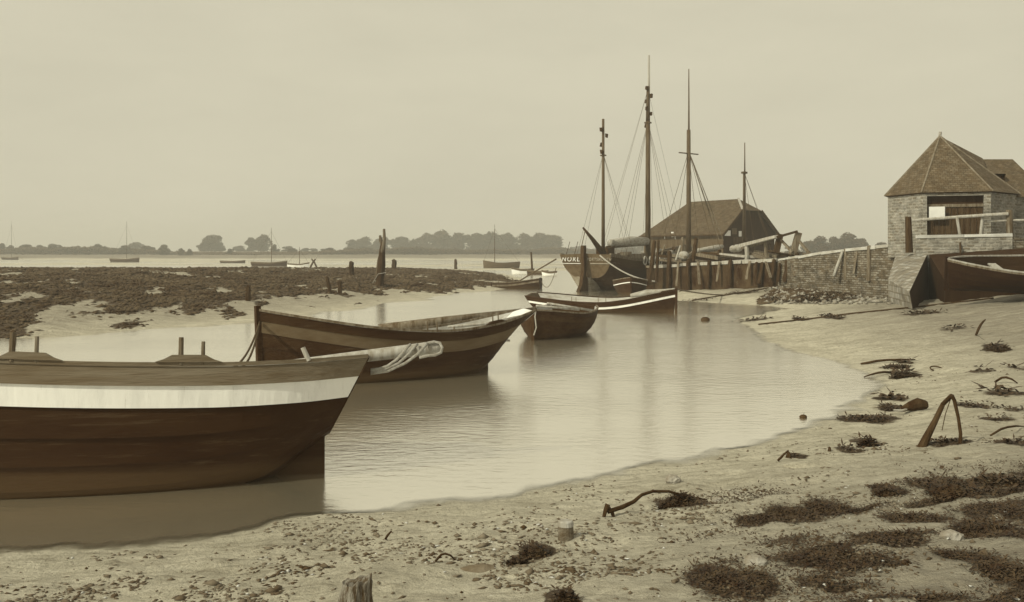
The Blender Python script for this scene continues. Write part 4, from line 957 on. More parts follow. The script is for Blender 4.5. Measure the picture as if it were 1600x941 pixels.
# second dark slope (bank behind the skiff)
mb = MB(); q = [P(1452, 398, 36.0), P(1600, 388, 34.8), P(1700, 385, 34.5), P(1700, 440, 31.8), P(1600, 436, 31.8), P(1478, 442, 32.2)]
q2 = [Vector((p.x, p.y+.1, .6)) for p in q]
mb.poly([q[0], q[1], q[4], q[5]][::-1], M_BOARDSHADE); mb.poly([q[1], q[2], q[3], q[4]][::-1], M_BOARDSHADE); mb.poly([q[5], q[4], q2[4], q2[5]][::-1], M_BOARDSHADE); mb.poly([q[4], q[3], q2[3], q2[4]][::-1], M_BOARDSHADE)
mb.poly([q[0], q[5], q2[5], q2[0]], M_BOARDSHADE)
mb.poly([q[0], q[1], q2[1], q2[0]], M_BOARDSHADE)
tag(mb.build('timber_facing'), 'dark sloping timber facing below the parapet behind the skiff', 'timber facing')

# railing
rl = empty('wooden_railing', (X(1421, 37.4), 37.4, 2.4)); tag(rl, 'pale wooden post and rail fence in front of the boathouse', 'railing'); o0 = Vector(rl.location)
def rbar(a, b, r0, r1, nm, mt): MB().tube([Vector(a)-o0, (Vector(a)+Vector(b))/2-o0+Vector((0, 0, .01)), Vector(b)-o0], [r0, (r0+r1)/2, r1], mt, 9, .06).build(nm, rl)
rbar(P(1421, 395, 37.2), P(1419, 339, 37.2), .14, .12, 'post', M_DARKWOOD)
rbar(P(1578, 372, 36.4), P(1577, 328, 36.4), .13, .12, 'post', M_OLDWOOD)
rbar(P(1532, 372, 36.6), P(1535, 338, 36.6), .06, .055, 'post', M_PALEWOOD)
rbar(P(1501, 375, 36.6), P(1495, 339, 36.6), .055, .05, 'post', M_PALEWOOD)
rbar(P(1425, 344.5, 37.1), P(1575, 334.5, 36.3), .055, .07, 'top_rail', M_PALEWOOD)
rbar(P(1534, 346, 36.7), P(1640, 344, 36), .05, .05, 'lower_rail', M_PALEWOOD)
thing_tube('leaning_pole', [P(1501, 398, 35.3), P(1500, 374, 35.9)], .035, M_DARKWOOD, 'short dark pole propped on the face of the parapet wall', 'pole')

# ------------------------------------------------------------------ boathouse with polygonal end
fc = Vector((17.6, 38.0)); nf = Vector((-math.sin(R(19)), -math.cos(R(19)))); sL = 2.45; ap = sL/2/math.tan(R(30)); cc = fc-nf*ap
hs = empty('boathouse', (cc.x, cc.y, 2.3)); tag(hs, 'small stone boathouse with a polygonal tiled roof and planked doors', 'house'); o0 = Vector(hs.location)
zg, ze = 2.2, 4.92
def octp(k, r_, z): 
    a0 = math.atan2(nf.y, nf.x)+R(30)+R(60)*k; return Vector((cc.x+r_*math.cos(a0), cc.y+r_*math.sin(a0), z))-o0
Ro = sL
mb = MB()
# corner k=-1 / 0 border the front face; find the order: front face spans octp(-1)..octp(0)
for k in range(6):
    a, b = octp(k-1, Ro, zg), octp(k, Ro, zg); a2, b2_ = octp(k-1, Ro, ze), octp(k, Ro, ze)
    if k != 0: mb.poly([a, b, b2_, a2], M_HBRICK)
    else:
        # front with a wide doorway: jambs and lintel, with depth
        d_ = (b-a); j0, j1, zl = .06, .90, 2.46
        inw = Vector((-nf.x, -nf.y, 0))*.28
        A = lambda t, z, a=a, d_=d_: a+d_*t+Vector((0, 0, z))
        top = ze-zg
        mb.poly([A(0, 0), A(j0, 0), A(j0, top), A(0, top)], M_HBRICK); mb.poly([A(j1, 0), A(1, 0), A(1, top), A(j1, top)], M_HBRICK)
        mb.poly([A(j0, zl), A(j1, zl), A(j1, top), A(j0, top)], M_HBRICK)
        mb.poly([A(j0, 0), A(j0, 0)+inw, A(j0, zl)+inw, A(j0, zl)], M_HBRICK); mb.poly([A(j1, 0)+inw, A(j1, 0), A(j1, zl), A(j1, zl)+inw], M_HBRICK)
        mb.poly([A(j0, zl), A(j0, zl)+inw, A(j1, zl)+inw, A(j1, zl)], M_HBRICK)
        DA = (A, j0, j1, zl, inw, d_)
# wing behind, to the right
wx0, wx1, wy0, wy1 = cc.x+.4, 21.75, cc.y-.6, cc.y+3.4
zw = 4.75
def wp(x_, y_, z_): return Vector((x_, y_, z_))-o0
mb.poly([wp(wx0, wy0, zg), wp(wx1, wy0, zg), wp(wx1, wy0, zw), wp(wx0, wy0, zw)], M_HBRICK)
mb.poly([wp(wx1, wy0, zg), wp(wx1, wy1, zg), wp(wx1, wy1, zw), wp(wx1, wy0, zw)], M_HBRICK)
mb.poly([wp(wx1, wy1, zg), wp(wx0, wy1, zg), wp(wx0, wy1, zw), wp(wx1, wy1, zw)], M_HBRICK)
mb.poly([wp(21.77, wy0+.25, zg), wp(25.0, wy0+.25, zg), wp(25.0, wy0+.25, 4.0), wp(21.77, wy0+.25, 5.3)], M_BOARDSHADE)
mb.build('wall', hs)
A, j0, j1, zl, inw, d_ = DA
dm = MB(); nb = 9; back = inw*.9
for i in range(nb):
    t0, t1 = j0+(j1-j0)*i/nb+.003, j0+(j1-j0)*(i+1)/nb-.003
    zt_ = 2.0; off_ = back+Vector((nf.x, nf.y, 0))*random.uniform(0, .025)
    p0, p1 = A(t0, .02)+off_, A(t1, .02)+off_
    dm.poly([p0, p1, p1+Vector((0, 0, zt_)), p0+Vector((0, 0, zt_))], M_DOOR)
dm.build('planked_door', hs)
lm = MB(); lm.bar(A(j0, 2.08)+back, A(j1, 2.08)+back, .12, .12, M_OLDWOOD); lm.build('door_beam', hs)
vm_ = MB(); p0, p1 = A(j0, 2.05)+inw, A(j1, 2.05)+inw; vm_.poly([p0, p1, p1+Vector((0, 0, .41)), p0+Vector((0, 0, .41))], M_BOARDSHADE); vm_.build('upper_boards', hs)
M_RIDGE = mat('ridge_mortar', .2, .1, 8)
# roof
apex = Vector((cc.x-.46, cc.y, Zp(213, cc.y)))-o0
rf = MB()
for k in range(6):
    rf.poly([octp(k-1, Ro+.14, ze-.12), octp(k, Ro+.14, ze-.12), apex], M_TILE)
    rf.poly([octp(k-1, Ro+.02, ze-.16), octp(k-1, Ro+.14, ze-.12), octp(k, Ro+.14, ze-.12), octp(k, Ro+.02, ze-.16)], M_DARKWOOD)
zr = Zp(249, cc.y+1.4); ry = cc.y+1.4; ov = .25
rl_, rr_ = wp(cc.x, ry, zr), wp(21.6, ry, zr)
e00, e10, e11, e01 = wp(wx0, wy0-ov, zw-.08), wp(wx1+ov, wy0-ov, zw-.08), wp(wx1+ov, wy1+ov, zw-.08), wp(wx0, wy1+ov, zw-.08)
rf.poly([e00, e10, rr_, rl_], M_TILE); rf.poly([e10, e11, rr_], M_TILE); rf.poly([e11, e01, rl_, rr_], M_TILE)
ltA, ltB, ltC, ltD = wp(21.75, wy0+.1, 5.35), wp(25.2, wy0+.1, 3.95), wp(25.2, wy1, 3.95), wp(21.75, wy1, 5.35)
rf.poly([ltA, ltB, ltC, ltD], M_TILE)
roof_o = rf.build('roof', hs)
# raised gablet over the wing
Kp = wp(X(1532, ry), ry-.2, zr+.02)
rj = MB(); rj.poly([octp(0, Ro+.14, ze-.1), Kp, apex], M_TILE); rj.poly([apex, Kp, octp(2, Ro+.14, ze-.1)], M_TILE); rj.build('valley_roof', roof_o)
gm_ = MB(); gx0, gx1 = X(1530, cc.y), X(1566, cc.y)
g0 = wp(gx0, ry-1.3, zr-.1); g1 = wp(gx1, ry-1.3, zr-.1)
h0, h1 = wp(gx0, ry-1.5, zr-.75), wp(gx1+.1, ry-1.5, zr-.75)
k0, k1 = wp(gx0-.1, ry+.3, zr+.03), wp(gx1, ry+.3, zr+.03)
gm_.poly([h0, h1, k1, k0], M_TILE); gm_.poly([wp(gx0, ry-1.4, 4.9), wp(gx1, ry-1.4, 4.9), wp(gx1, ry-1.4, zr-.75), wp(gx0, ry-1.4, zr-.75)], M_BOARDSHADE)
gm_.poly([wp(gx1, ry-1.4, 4.9), wp(gx1, ry+.3, 4.9), k1, h1], M_BOARDSHADE)
gm_.build('dormer', roof_o)
cp = MB()
for k in range(6): cp.tube([octp(k, Ro+.14, ze-.11), apex+Vector((0, 0, .01))], .035, M_RIDGE, 6)
cp.tube([apex, apex+Vector((.02, 0, .18))], .06, M_STONE, 6); cp.build('ridge_tiles', roof_o)
# notice board on the door
nb_ = MB(); pA = A(j0+.0, 1.56)+Vector((nf.x, nf.y, 0))*.04; dn_ = d_.normalized()
nb_.box(pA+dn_*.36+Vector((0, 0, .22)), (.58, .03, .5), M_PAPER, Matrix.Rotation(math.atan2(d_.y, d_.x), 3, 'Z')); nb_.build('notice_board', hs)

# ------------------------------------------------------------------ barn
al = R(35); g_ = Vector((math.cos(al), math.sin(al))); l_ = Vector((-math.sin(al), math.cos(al)))
Pc = Vector((X(1130, 88), 88)); LB, WB = 10.6, 7.1; zb0, zev, zrd, zhip = 1.6, 4.34, 7.5, 6.35
bn = empty('barn', (Pc.x, Pc.y, zb0)); tag(bn, 'dark boarded barn with a big half hipped tiled roof behind the masts', 'barn'); o0 = Vector(bn.location)
def bp_(a, b, z_): q_ = Pc+l_*a+g_*b; return Vector((q_.x, q_.y, z_))-o0       # a along the length, b across
sb = MB()
sb.poly([bp_(LB, 0, zb0), bp_(0, 0, zb0), bp_(0, 0, zev), bp_(LB, 0, zev)], M_BARNSIDE)
sb.poly([bp_(0, WB, zb0), bp_(LB, WB, zb0), bp_(LB, WB, zev), bp_(0, WB, zev)], M_BARNSIDE)
sb.poly([bp_(LB, WB, zb0), bp_(LB, 0, zb0), bp_(LB, 0, zev), bp_(LB, WB, zev)], M_BARNSIDE)
fr = (zhip-zev)/(zrd-zev); h1_ = WB/2*fr
sb.poly([bp_(0, 0, zb0), bp_(0, WB, zb0), bp_(0, WB, zev), bp_(0, WB-h1_, zhip), bp_(0, h1_, zhip), bp_(0, 0, zev)], M_BOARDSHADE)  # gable darker than the other walls, its shade painted into the board colour
sb.build('wall', bn)
rf = MB(); ov = .35; ha = 1.3; k_ = (zrd-zev)/(WB/2)
E = lambda a, b: bp_(a, b, zev-ov*k_ if (b < 0 or b > WB) else zev)
rf.poly([E(LB+ov, -ov), E(-ov, -ov), bp_(-ov, h1_, zhip), bp_(ha, WB/2, zrd), bp_(LB-2.9, WB/2, zrd)], M_BTILE)
rf.poly([E(-ov, WB+ov), E(LB+ov, WB+ov), bp_(LB-2.9, WB/2, zrd), bp_(ha, WB/2, zrd), bp_(-ov, WB-h1_, zhip)], M_BTILE)
rf.poly([bp_(-ov, h1_, zhip), bp_(-ov, WB-h1_, zhip), bp_(ha, WB/2, zrd)], M_BTILE)
rf.poly([E(LB+ov, WB+ov), E(LB+ov, -ov), bp_(LB-2.9, WB/2, zrd)], M_BTILE)
rf.build('roof', bn)
bb = MB(); bb.bar(E(-ov-.02, -ov), bp_(-ov-.02, h1_, zhip), .06, .2, M_DARKWOOD); bb.bar(bp_(-ov-.02, WB-h1_, zhip), E(-ov-.02, WB+ov), .06, .2, M_DARKWOOD)
bb.bar(E(-ov, -ov), E(LB+ov, -ov), .1, .12, M_DARKWOOD); bb.build('bargeboard', bn)
MB().bar(bp_(-ov+.1, h1_+.05, zhip+.1), bp_(ha, WB/2-.05, zrd+.08), .22, .06, M_PALEWOOD).build('hip_flashing', bn)
for (px_, py_, w_, h_, side) in ((1051, 366.5, .33, .5, 0), (1055.5, 371.5, .13, .3, 0), (1039, 371, .1, .3, 0)):
    t = (px_-800)/F; s_ = (t*Pc.y-Pc.x)/(l_.x-t*l_.y); D_ = Pc.y+s_*l_.y
    q_ = bp_(s_, -.04, Zp(py_, D_)); MB().box(q_, (w_, .03, h_), M_PAPER, Matrix.Rotation(math.atan2(l_.y, l_.x), 3, 'Z')).build('notice', bn)
for (px_, py_, w_, h_, mt_) in ((1136.5, 364.5, .75, .5, M_PAPER), (1156, 365.5, .36, .5, M_PAPER), (1147, 361.5, .62, .55, M_GREYSTR)):
    t = (px_-800)/F; s_ = (t*Pc.y-Pc.x)/(g_.x-t*g_.y); D_ = Pc.y+s_*g_.y; q_ = Pc+g_*s_-l_*.04
    MB().box(Vector((q_.x, q_.y, Zp(py_, D_)))-o0, (w_, .03, h_), mt_, Matrix.Rotation(al, 3, 'Z')).build('notice', bn)
dd_ = MB()
for i in range(7): dd_.box(bp_(-.05, 1.4+.28*i, 2.75), (.26, .05, 2.2), M_DOOR, Matrix.Rotation(al, 3, 'Z'))
dd_.build('barn_door', bn)

# ------------------------------------------------------------------ left bank things
def bank_post(px, yt, yb, wpx, label, lean=0, group='old posts on the mud bank', mt=M_DARKWOOD, name='old_post', n_=7, jag=.1):
    g = HP(px, yb); D = g.y; r_ = wpx/2/F*D; h = (yb-yt)/F*D; mb = MB(); pts = []; rad = []
    for i in range(n_):
        t = i/(n_-1); pts.append((lean/F*D*t+random.uniform(-.1, .1)*r_, random.uniform(-.1, .1)*r_, -.25+(h+.25)*t)); rad.append(r_*(1.15-.25*t)*random.uniform(.88, 1.08))
    pts.append((lean/F*D+r_*.2, 0, h+r_*.35)); rad.append(r_*.4)
    o_ = mb.tube(pts, rad, mt, 8, jag).build(name); o_.location = g; return tag(o_, label, 'post', group)
bank_post(387, 447, 470, 8, 'squat dark stump nearest the left boats on the mud bank slope', 1)
bank_post(518, 433, 459, 6, 'dark leaning post left of its shorter neighbour on the bank', -7)
bank_post(531, 440, 459, 7, 'short blunt post beside the leaning one on the bank', 0)
bank_post(549, 410, 431, 9, 'thick dark stump on the bank top left of the tall mooring post', 0)
bank_post(616, 407, 421, 8, 'small stump on the bank top right of the tall mooring post', 0)
bank_post(712, 406, 421, 5, 'thin lone post towards the right end of the bank', 0)
bank_post(21, 518, 532, 8, 'tiny stump at the water edge on the far left', 0)
# tall mooring post: forked trunk with a pale split top
g = HP(596, 448); D = g.y; mp_ = empty('mooring_post', g); tag(mp_, 'tall crooked mooring post with a pale split top on the mud bank', 'mooring post')
s_ = D/F
MB().tube([(-3*s_, 0, -.3), (-2*s_, 0, 12*s_), (0, 0, 34*s_), (1*s_, 0, 56*s_), (3*s_, 0, 70*s_)], [8*s_, 6.5*s_, 5.8*s_, 4.5*s_, 3.5*s_], M_DARKWOOD, 9, .12).build('trunk', mp_)
MB().tube([(-8*s_, .3, 14*s_), (-4*s_, .1, 40*s_), (2*s_, -.1, 58*s_), (5*s_, -.1, 74*s_), (4*s_, 0, 90*s_)], [2.6*s_, 3.4*s_, 2.8*s_, 2.6*s_, 2.0*s_], M_OLDWOOD, 8, .1).build('split_limb', mp_)
MB().tube([(2*s_, 0, 62*s_), (-1*s_, 0, 72*s_), (-2.5*s_, 0, 80*s_)], [2.5*s_, 2.8*s_, 1.8*s_], M_OLDWOOD, 7, .15).build('broken_stub', mp_)
MB().tube([(-14*s_, .1, 6*s_), (-4*s_, -.3, 20*s_), (8*s_, -.3, 22*s_), (4*s_, .2, 18*s_)], .5*s_, M_ROPE, 5).build('rope_turn', mp_)
# crossed stakes
g = W0(490, 420); D = g[1]; xs_ = empty('crossed_stakes', (g[0], D, 0)); tag(xs_, 'pair of dark crossed stakes with pale tips standing on the flats', 'stakes'); s_ = D/F
for a in (-1, 1):
    MB().tube([(-8*a*s_, a*.2, -.3), (-1*a*s_, 0, 10*s_), (3*a*s_, 0, 15*s_)], [1.6*s_, 1.5*s_, 1.2*s_], M_DARKWOOD, 6).tube([(3*a*s_, 0, 15*s_), (7*a*s_, 0, 22*s_)], [1.1*s_, .6*s_], M_PALEWOOD, 6).build('stake', xs_)
g = W0(831, 428); s_ = g[1]/F
o_ = MB().tube([(1*s_, 0, -.5), (0, 0, 15*s_), (-1.2*s_, 0, 34*s_)], [2.0*s_, 1.7*s_, 1.3*s_], M_DARKWOOD, 7).build('water_post'); o_.location = (g[0], g[1], 0); tag(o_, 'lone dark post standing in open water by the punts', 'post')
# small floats
for (px_, py_, r_, lb) in ((1255, 653, .045, 'small dark float on open water near the weed edge'), (1102, 501.5, .13, 'dark mooring float off the muddy spit'), (867, 452, .12, 'little float beside the small brown boat')):
    if px_ == 867: continue
    g = W0(px_, py_); mb = MB()
    for i in range(7):
        ph = -math.pi/2+math.pi*i/6
        for j in range(10): th_ = 2*math.pi*j/10; mb.v.append((1.3*r_*math.cos(ph)*math.cos(th_), r_*math.cos(ph)*math.sin(th_), r_*.8*math.sin(ph)+r_*.3))
    for i in range(6):
        for j in range(10): mb.face((i*10+j, i*10+(j+1) % 10, (i+1)*10+(j+1) % 10, (i+1)*10+j), M_TAR2)
    mb.tube([(0, 0, r_), (r_*.4, 0, r_*1.7)], r_*.15, M_ROPE, 5); o_ = mb.build('float', None, True); o_.location = (g[0], g[1], 0); tag(o_, lb, 'float')

# ------------------------------------------------------------------ foreground things
def rock(name, g, size, mt, label, cat, seedn=0, rough=.22, flat_top=None, nn=16):
    rnd = random.Random(seedn); mb = MB(); rows_ = nn//2+1
    for i in range(rows_):
        ph = -math.pi/2+math.pi*i/(rows_-1)
        for j in range(nn):
            th_ = 2*math.pi*j/nn; d = np.array([math.cos(ph)*math.cos(th_), math.cos(ph)*math.sin(th_), math.sin(ph)])
            r_ = 1+rough*(float(fbm(np.array([d[0]*1.6+9+seedn]), np.array([d[1]*1.6+d[2]*2.3+5]), 4, seedn)[0])-.5)*2.4
            z_ = d[2]*r_*size[2]
            if flat_top: z_ = min(z_, flat_top+.02*rnd.random())
            mb.v.append((d[0]*r_*size[0], d[1]*r_*size[1], z_))
    for i in range(rows_-1):
        for j in range(nn): mb.face((i*nn+j, i*nn+(j+1) % nn, (i+1)*nn+(j+1) % nn, (i+1)*nn+j), mt)
    o_ = mb.build(name, None, False); o_.location = g; return tag(o_, label, cat)
# worn timber stump at the bottom edge
g = HP(548, 958); s_ = g.y/F; mb = MB()
M_STUMP = mat('worn_stump_wood', .30, .07, 9, (5, 5, .8), .9, contrast=(.4, .6))
ringp = []
for i in range(9):
    t = i/8; h_ = -.1+.1*t*0+t*(58*s_+.1)-.0
    for j in range(18):
        a = 2*math.pi*j/18; rr = (1+.10*math.sin(3*a+1)+.06*math.sin(7*a))*(1-.34*t)
        zz = h_-(.0 if t < .9 else .05*abs(math.sin(2.5*a)))*1.0+(.02*math.cos(a) if t > .9 else 0)
        mb.v.append((rr*32*s_*math.cos(a)+t*10*s_+random.uniform(-.004, .004), rr*26*s_*math.sin(a), zz))
for i in range(8):
    for j in range(18): mb.face((i*18+j, i*18+(j+1) % 18, (i+1)*18+(j+1) % 18, (i+1)*18+j), M_STUMP)
mb.v.append((10*s_, 0, 58*s_-.03)); c_ = len(mb.v)-1
for j in range(18): mb.face((8*18+j, 8*18+(j+1) % 18, c_), M_STUMP)
o_ = mb.build('timber_stump'); o_.location = g; tag(o_, 'worn broad timber stump cut off by the bottom edge', 'stump')
# round cut post with a pale rim
g = HP(884, 842); s_ = g.y/F; cs = empty('cut_post', g); tag(cs, 'short round cut post with a pale worn top casting a shadow', 'post')
mb = MB(); 
mb.tube([(0, 0, -.1), (0, 0, 6*s_), (0, 0, 20*s_)], [13*s_, 12.6*s_, 12*s_], mat('cut_post_side', .2, .08, 14, (1, 1, 2), .8), 20, .03).build('trunk', cs)
MB().tube([(0, 0, 20*s_), (0, 0, 27*s_), (0, 0, 28.5*s_)], [12.1*s_, 11.6*s_, 10.4*s_], M_PALEWOOD, 20, .03).build('worn_top', cs)
# forked driftwood
g = HP(1440, 698); g2 = HP(1500, 692); fk = empty('forked_driftwood', g); tag(fk, 'dark forked root standing like a narrow arch on the mud', 'driftwood')
D = (g.y+g2.y)/2; s_ = D/F; e_ = g2-g; tp = Vector((P(1487, 618, D))-g)
MB().tube([(0, 0, -.03), Vector((8*s_, .02, 12*s_)), Vector((24*s_, .04, 40*s_)), Vector((37*s_, .05, 66*s_)), tp], [7.5*s_, 6.5*s_, 5*s_, 3.6*s_, 3.2*s_], M_DARKWOOD, 9, .12).build('thick_limb', fk)
MB().tube([tp, tp+Vector((4*s_, 0, -8*s_)), tp+Vector((9*s_, -.02, -34*s_)), e_+Vector((1*s_, 0, 14*s_)), e_-Vector((0, 0, .03))], [3.2*s_, 3*s_, 2.6*s_, 2.6*s_, 2.8*s_], M_DARKWOOD, 8, .12).build('thin_limb', fk)
MB().tube([tp+Vector((1*s_, .03, -4*s_)), tp+Vector((-8*s_, .03, -30*s_)), tp+Vector((-12*s_, .05, -56*s_))], .7*s_, M_DARKWOOD, 5).build('hanging_strand', fk)
# driftwood branch draped in weed
g = HP(950, 808); D = g.y; s_ = D/F; brn = empty('driftwood_branch', g); tag(brn, 'crooked driftwood branch arched over the mud and draped in weed', 'driftwood')
q = lambda px_, py_: P(px_, py_, D+.25*(px_-950)/100)-g
def snap(v, dz=.0):
    w_ = v+g; return Vector((w_.x, w_.y, max(w_.z, ground(w_.x, w_.y)+dz)))-g
MB().tube([snap(q(950, 800), .02), snap(q(972, 793), .03), snap(q(990, 784), .03), snap(q(1003, 773), .06), snap(q(1020, 768), .1), snap(q(1045, 768), .1), snap(q(1070, 775), .06), snap(q(1105, 781), .02)], [3.4*s_, 3.6*s_, 3.2*s_, 2.6*s_, 2.4*s_, 2.2*s_, 1.6*s_, .8*s_], M_DARKWOOD, 8, .16).build('branch', brn)
MB().tube([q(943, 808)+Vector((0, 0, -.01)), q(946, 798), q(950, 788)], [2.6*s_, 3.4*s_, 4*s_], M_DARKWOOD, 8, .15).tube([q(959, 808), q(956, 800), q(950, 792)], [2.6*s_, 3*s_, 2.6*s_], M_DARKWOOD, 7, .15).build('knot', brn)
def weed_heap(c, rx, ry, hz, n_, leaf, name, parent=None, mt=M_WEED):
    a = rng.uniform(0, 6.28, n_); r_ = np.sqrt(rng.uniform(0, 1, n_)); lx = r_*np.cos(a)*rx; ly = r_*np.sin(a)*ry
    top = hz*(1-r_**2)*(.6+.8*fbm(lx*9+3, ly*9+c[0], 3, 12)); lz = top*rng.uniform(.35, 1, n_)
    gz_ = H(lx+c[0], ly+c[1])-c[2]
    V, Fc = fronds(lx, ly, gz_+lz, leaf*rng.uniform(.6, 1.3, n_), 0)
    # a solid core so that no light shows through
    V2 = []; F2 = []; K0 = len(V); m_ = 14
    core = []
    for i in range(4):
        rr = 1-i/4
        for j in range(m_):
            aa = 2*math.pi*j/m_; xx, yy = rx*.9*rr*math.cos(aa), ry*.9*rr*math.sin(aa)
            core.append((xx, yy, ground(xx+c[0], yy+c[1])-c[2]-.01+hz*.62*(1-rr*rr)))
    core.append((0, 0, hz*.62))
    for i in range(3):
        for j in range(m_):
            j2 = (j+1) % m_; p_ = K0+i*m_; F2 += [(p_+j, p_+j2, p_+m_+j2), (p_+j, p_+m_+j2, p_+m_+j)]
    for j in range(m_): F2.append((K0+3*m_+j, K0+3*m_+(j+1) % m_, K0+4*m_))
    o_ = npmesh(name, np.concatenate([V, core]), np.concatenate([Fc, F2]), mt)
    if parent: o_.parent = parent; o_.location = Vector(c)-Vector(parent.location)
    else: o_.location = c
    return o_
gg = HP(1063, 789); weed_heap(gg, 34*s_, 16*s_*2, 18*s_, 2600, .024, 'draped_weed', brn)
for (px_, py_, rx, hz, lb) in ((836, 866, 24, 22, 'dark mound of seaweed left of the cut post'), (808, 882, 15, 14, 'small dark seaweed tuft left of the larger mound'), (886, 940, 20, 22, 'round seaweed clump at the bottom edge below the cut post'),
        (1482, 772, 36, 26, 'largest pointed heap of bladder seaweed on the right shore'), (1385, 772, 22, 12, 'low seaweed heap left of the largest heap'), (1557, 549, 22, 10, 'dark weed hump on the upper right mud'),
        (1355, 698, 14, 14, 'ragged weed tuft below the water edge weed'), (1408, 589, 18, 7, 'weed mound at the end of the water on the right'), (1400, 574, 22, 4, 'flat weed patch just beyond the water end')):
    c = HP(px_, py_); s_ = c.y/F; lf = .024 if c.y < 9 else .045
    o_ = weed_heap(c, rx*s_, rx*s_*.9, hz*s_, int(min(3500, 2.2*(rx*s_)**2/(lf**2)*2+300)), lf, 'seaweed_heap'); tag(o_, lb, 'seaweed', 'heaps of weed on the shore')
rock('stone', HP(1052, 754)+Vector((0, 0, .02)), (.075, .06, .06), M_STONE, 'rounded stone at the water edge above the driftwood', 'stone', 3)
rock('stone', HP(1122, 782), (.05, .04, .035), M_STONE, 'little angular stone at the tip of the driftwood branch', 'stone', 5)
rock('stone', HP(1485, 842)+Vector((0, 0, .01)), (.09, .07, .05), M_STONE, 'pale flat stone beside the dark weed drift on the right', 'stone', 6)
rock('stone', HP(1180, 882)+Vector((0, 0, .01)), (.08, .07, .05), M_STONE, 'pale stone half buried in the weed near the bottom', 'stone', 8)
rock('stone', HP(1232, 715)+Vector((0, 0, .0)), (.03, .03, .07), M_DARKWOOD, 'small dark pointed stone beside the thin weed line', 'stone', 9)
rock('stone', HP(1296, 705), (.02, .02, .05), M_DARKWOOD, 'tiny dark spike of stone right of the pointed one', 'stone', 11)
rock('mud_mound', HP(1275, 727)-Vector((0, 0, .015)), (.34, .16, .055), gm, 'smooth low hump of mud above the seaweed band', 'mud mound', 12, .1)
rock('mud_mound', HP(748, 890)-Vector((0, 0, .01)), (.14, .08, .04), mat('wet_mud_lump', .16, .09, 9), 'small grey lump of mud left of the weed mound', 'mud mound', 14, .2)
# sack or log roll by the shore
c = HP(1432, 641); s_ = c.y/F; lr = empty('log_roll', c); tag(lr, 'short dark log with a broken pale end at the water edge', 'log')
MB().tube([(-24*s_, -.05, 3*s_), (-12*s_, -.02, 7*s_), (4*s_, .03, 9*s_), (18*s_, .08, 7*s_)], [4*s_, 7.5*s_, 9*s_, 7*s_], M_DARKWOOD, 9, .16).build('trunk', lr)
MB().tube([(-40*s_, -.1, 2*s_), (-27*s_, -.1, 1*s_), (-15*s_, -.06, 4*s_)], [1.2*s_, 2*s_, 1.6*s_], M_PALEWOOD, 6, .1).build('splinter', lr)
# half-buried hoop and bits of stick
c = HP(1463, 577); s_ = c.y/F
o_ = MB().tube([(9*s_*math.cos(a), 9*s_*math.sin(a)*.9, 2.8*s_*math.sin(a)+.01) for a in [i*math.pi/10-.2 for i in range(14)]], 1.1*s_, M_IRON, 6).build('iron_hoop', None, True); o_.location = c; tag(o_, 'half buried iron hoop on the right mud', 'hoop')
sticks = [((680, 880), (712, 878), 11, 'curved dark stick on the mud left of the mud lump'), ((1215, 722), (1232, 705), 0, 'thin twig leaning by the pointed stone'), ((1395, 583), (1350, 590), 3, 'stick poking into the water from the weed'),
          ((1345, 570), (1430, 563), 3, 'long stick beside the flat weed patch'), ((715, 845), (728, 852), 2, 'twig standing bent left of the weed mound'), ((602, 845), (612, 832), 1, 'small twig below the stern of the near boat'),
          ((1548, 682), (1600, 668), 6, 'curved dark root at the right edge'), ((1525, 525), (1540, 500), 4, 'short upright twig on the upper right mud'), ((1555, 598), (1590, 600), 8, 'arched twig on the mud at the right edge')]
for (a, b, ar, lb) in sticks:
    p0, p1 = HP(*a), HP(*b); s_ = p0.y/F; mid = (p0+p1)/2
    if abs(a[0]-b[0]) < 20: p1 = P(b[0], b[1], p0.y)
    mid = (p0+p1)/2+Vector((0, 0, ar*s_)); z5 = Vector((0, 0, .012))
    thing_tube('stick', [p0+z5, p0.lerp(mid, .6)+z5+Vector((0, 0, ar*s_*.3)), mid+z5, p1.lerp(mid, .5)+z5+Vector((0, 0, ar*s_*.2)), p1+z5], [1.8*s_, 2*s_, 1.8*s_, 1.5*s_, .8*s_], M_DARKWOOD, lb, 'stick', 6, .1)
# ropes / chains across the shore
def ground_rope(pxs, r_, mt, name, label, cat):
    pts = []
    for i in range(len(pxs)-1):
        for k in range(8):
            t = k/8; p_ = HP(pxs[i][0]+(pxs[i+1][0]-pxs[i][0])*t, pxs[i][1]+(pxs[i+1][1]-pxs[i][1])*t); pts.append(p_+Vector((0, random.uniform(-.02, .02), r_*.6)))
    thing_tube(name, pts, r_, mt, label, cat, 5)
ground_rope([(1185, 508), (1260, 500), (1330, 491), (1420, 482), (1500, 473), (1560, 466)], .03, M_DARKWOOD, 'mooring_chain', 'long dark chain running up the mud to the right', 'chain')
ground_rope([(1082, 470), (1160, 458), (1230, 446), (1290, 437)], .04, M_DARKWOOD, 'ground_rope', 'dark rope lying up the slope under the quay, the lower one', 'rope')
ground_rope([(1062, 456), (1120, 444), (1180, 439)], .035, M_DARKWOOD, 'ground_rope', 'dark rope lying close along the quay foot, the upper one', 'rope')
ground_rope([(1420, 482), (1435, 474), (1468, 456)], .02, M_DARKWOOD, 'ground_rope', 'thin rope from the chain up to the beached skiff', 'rope')

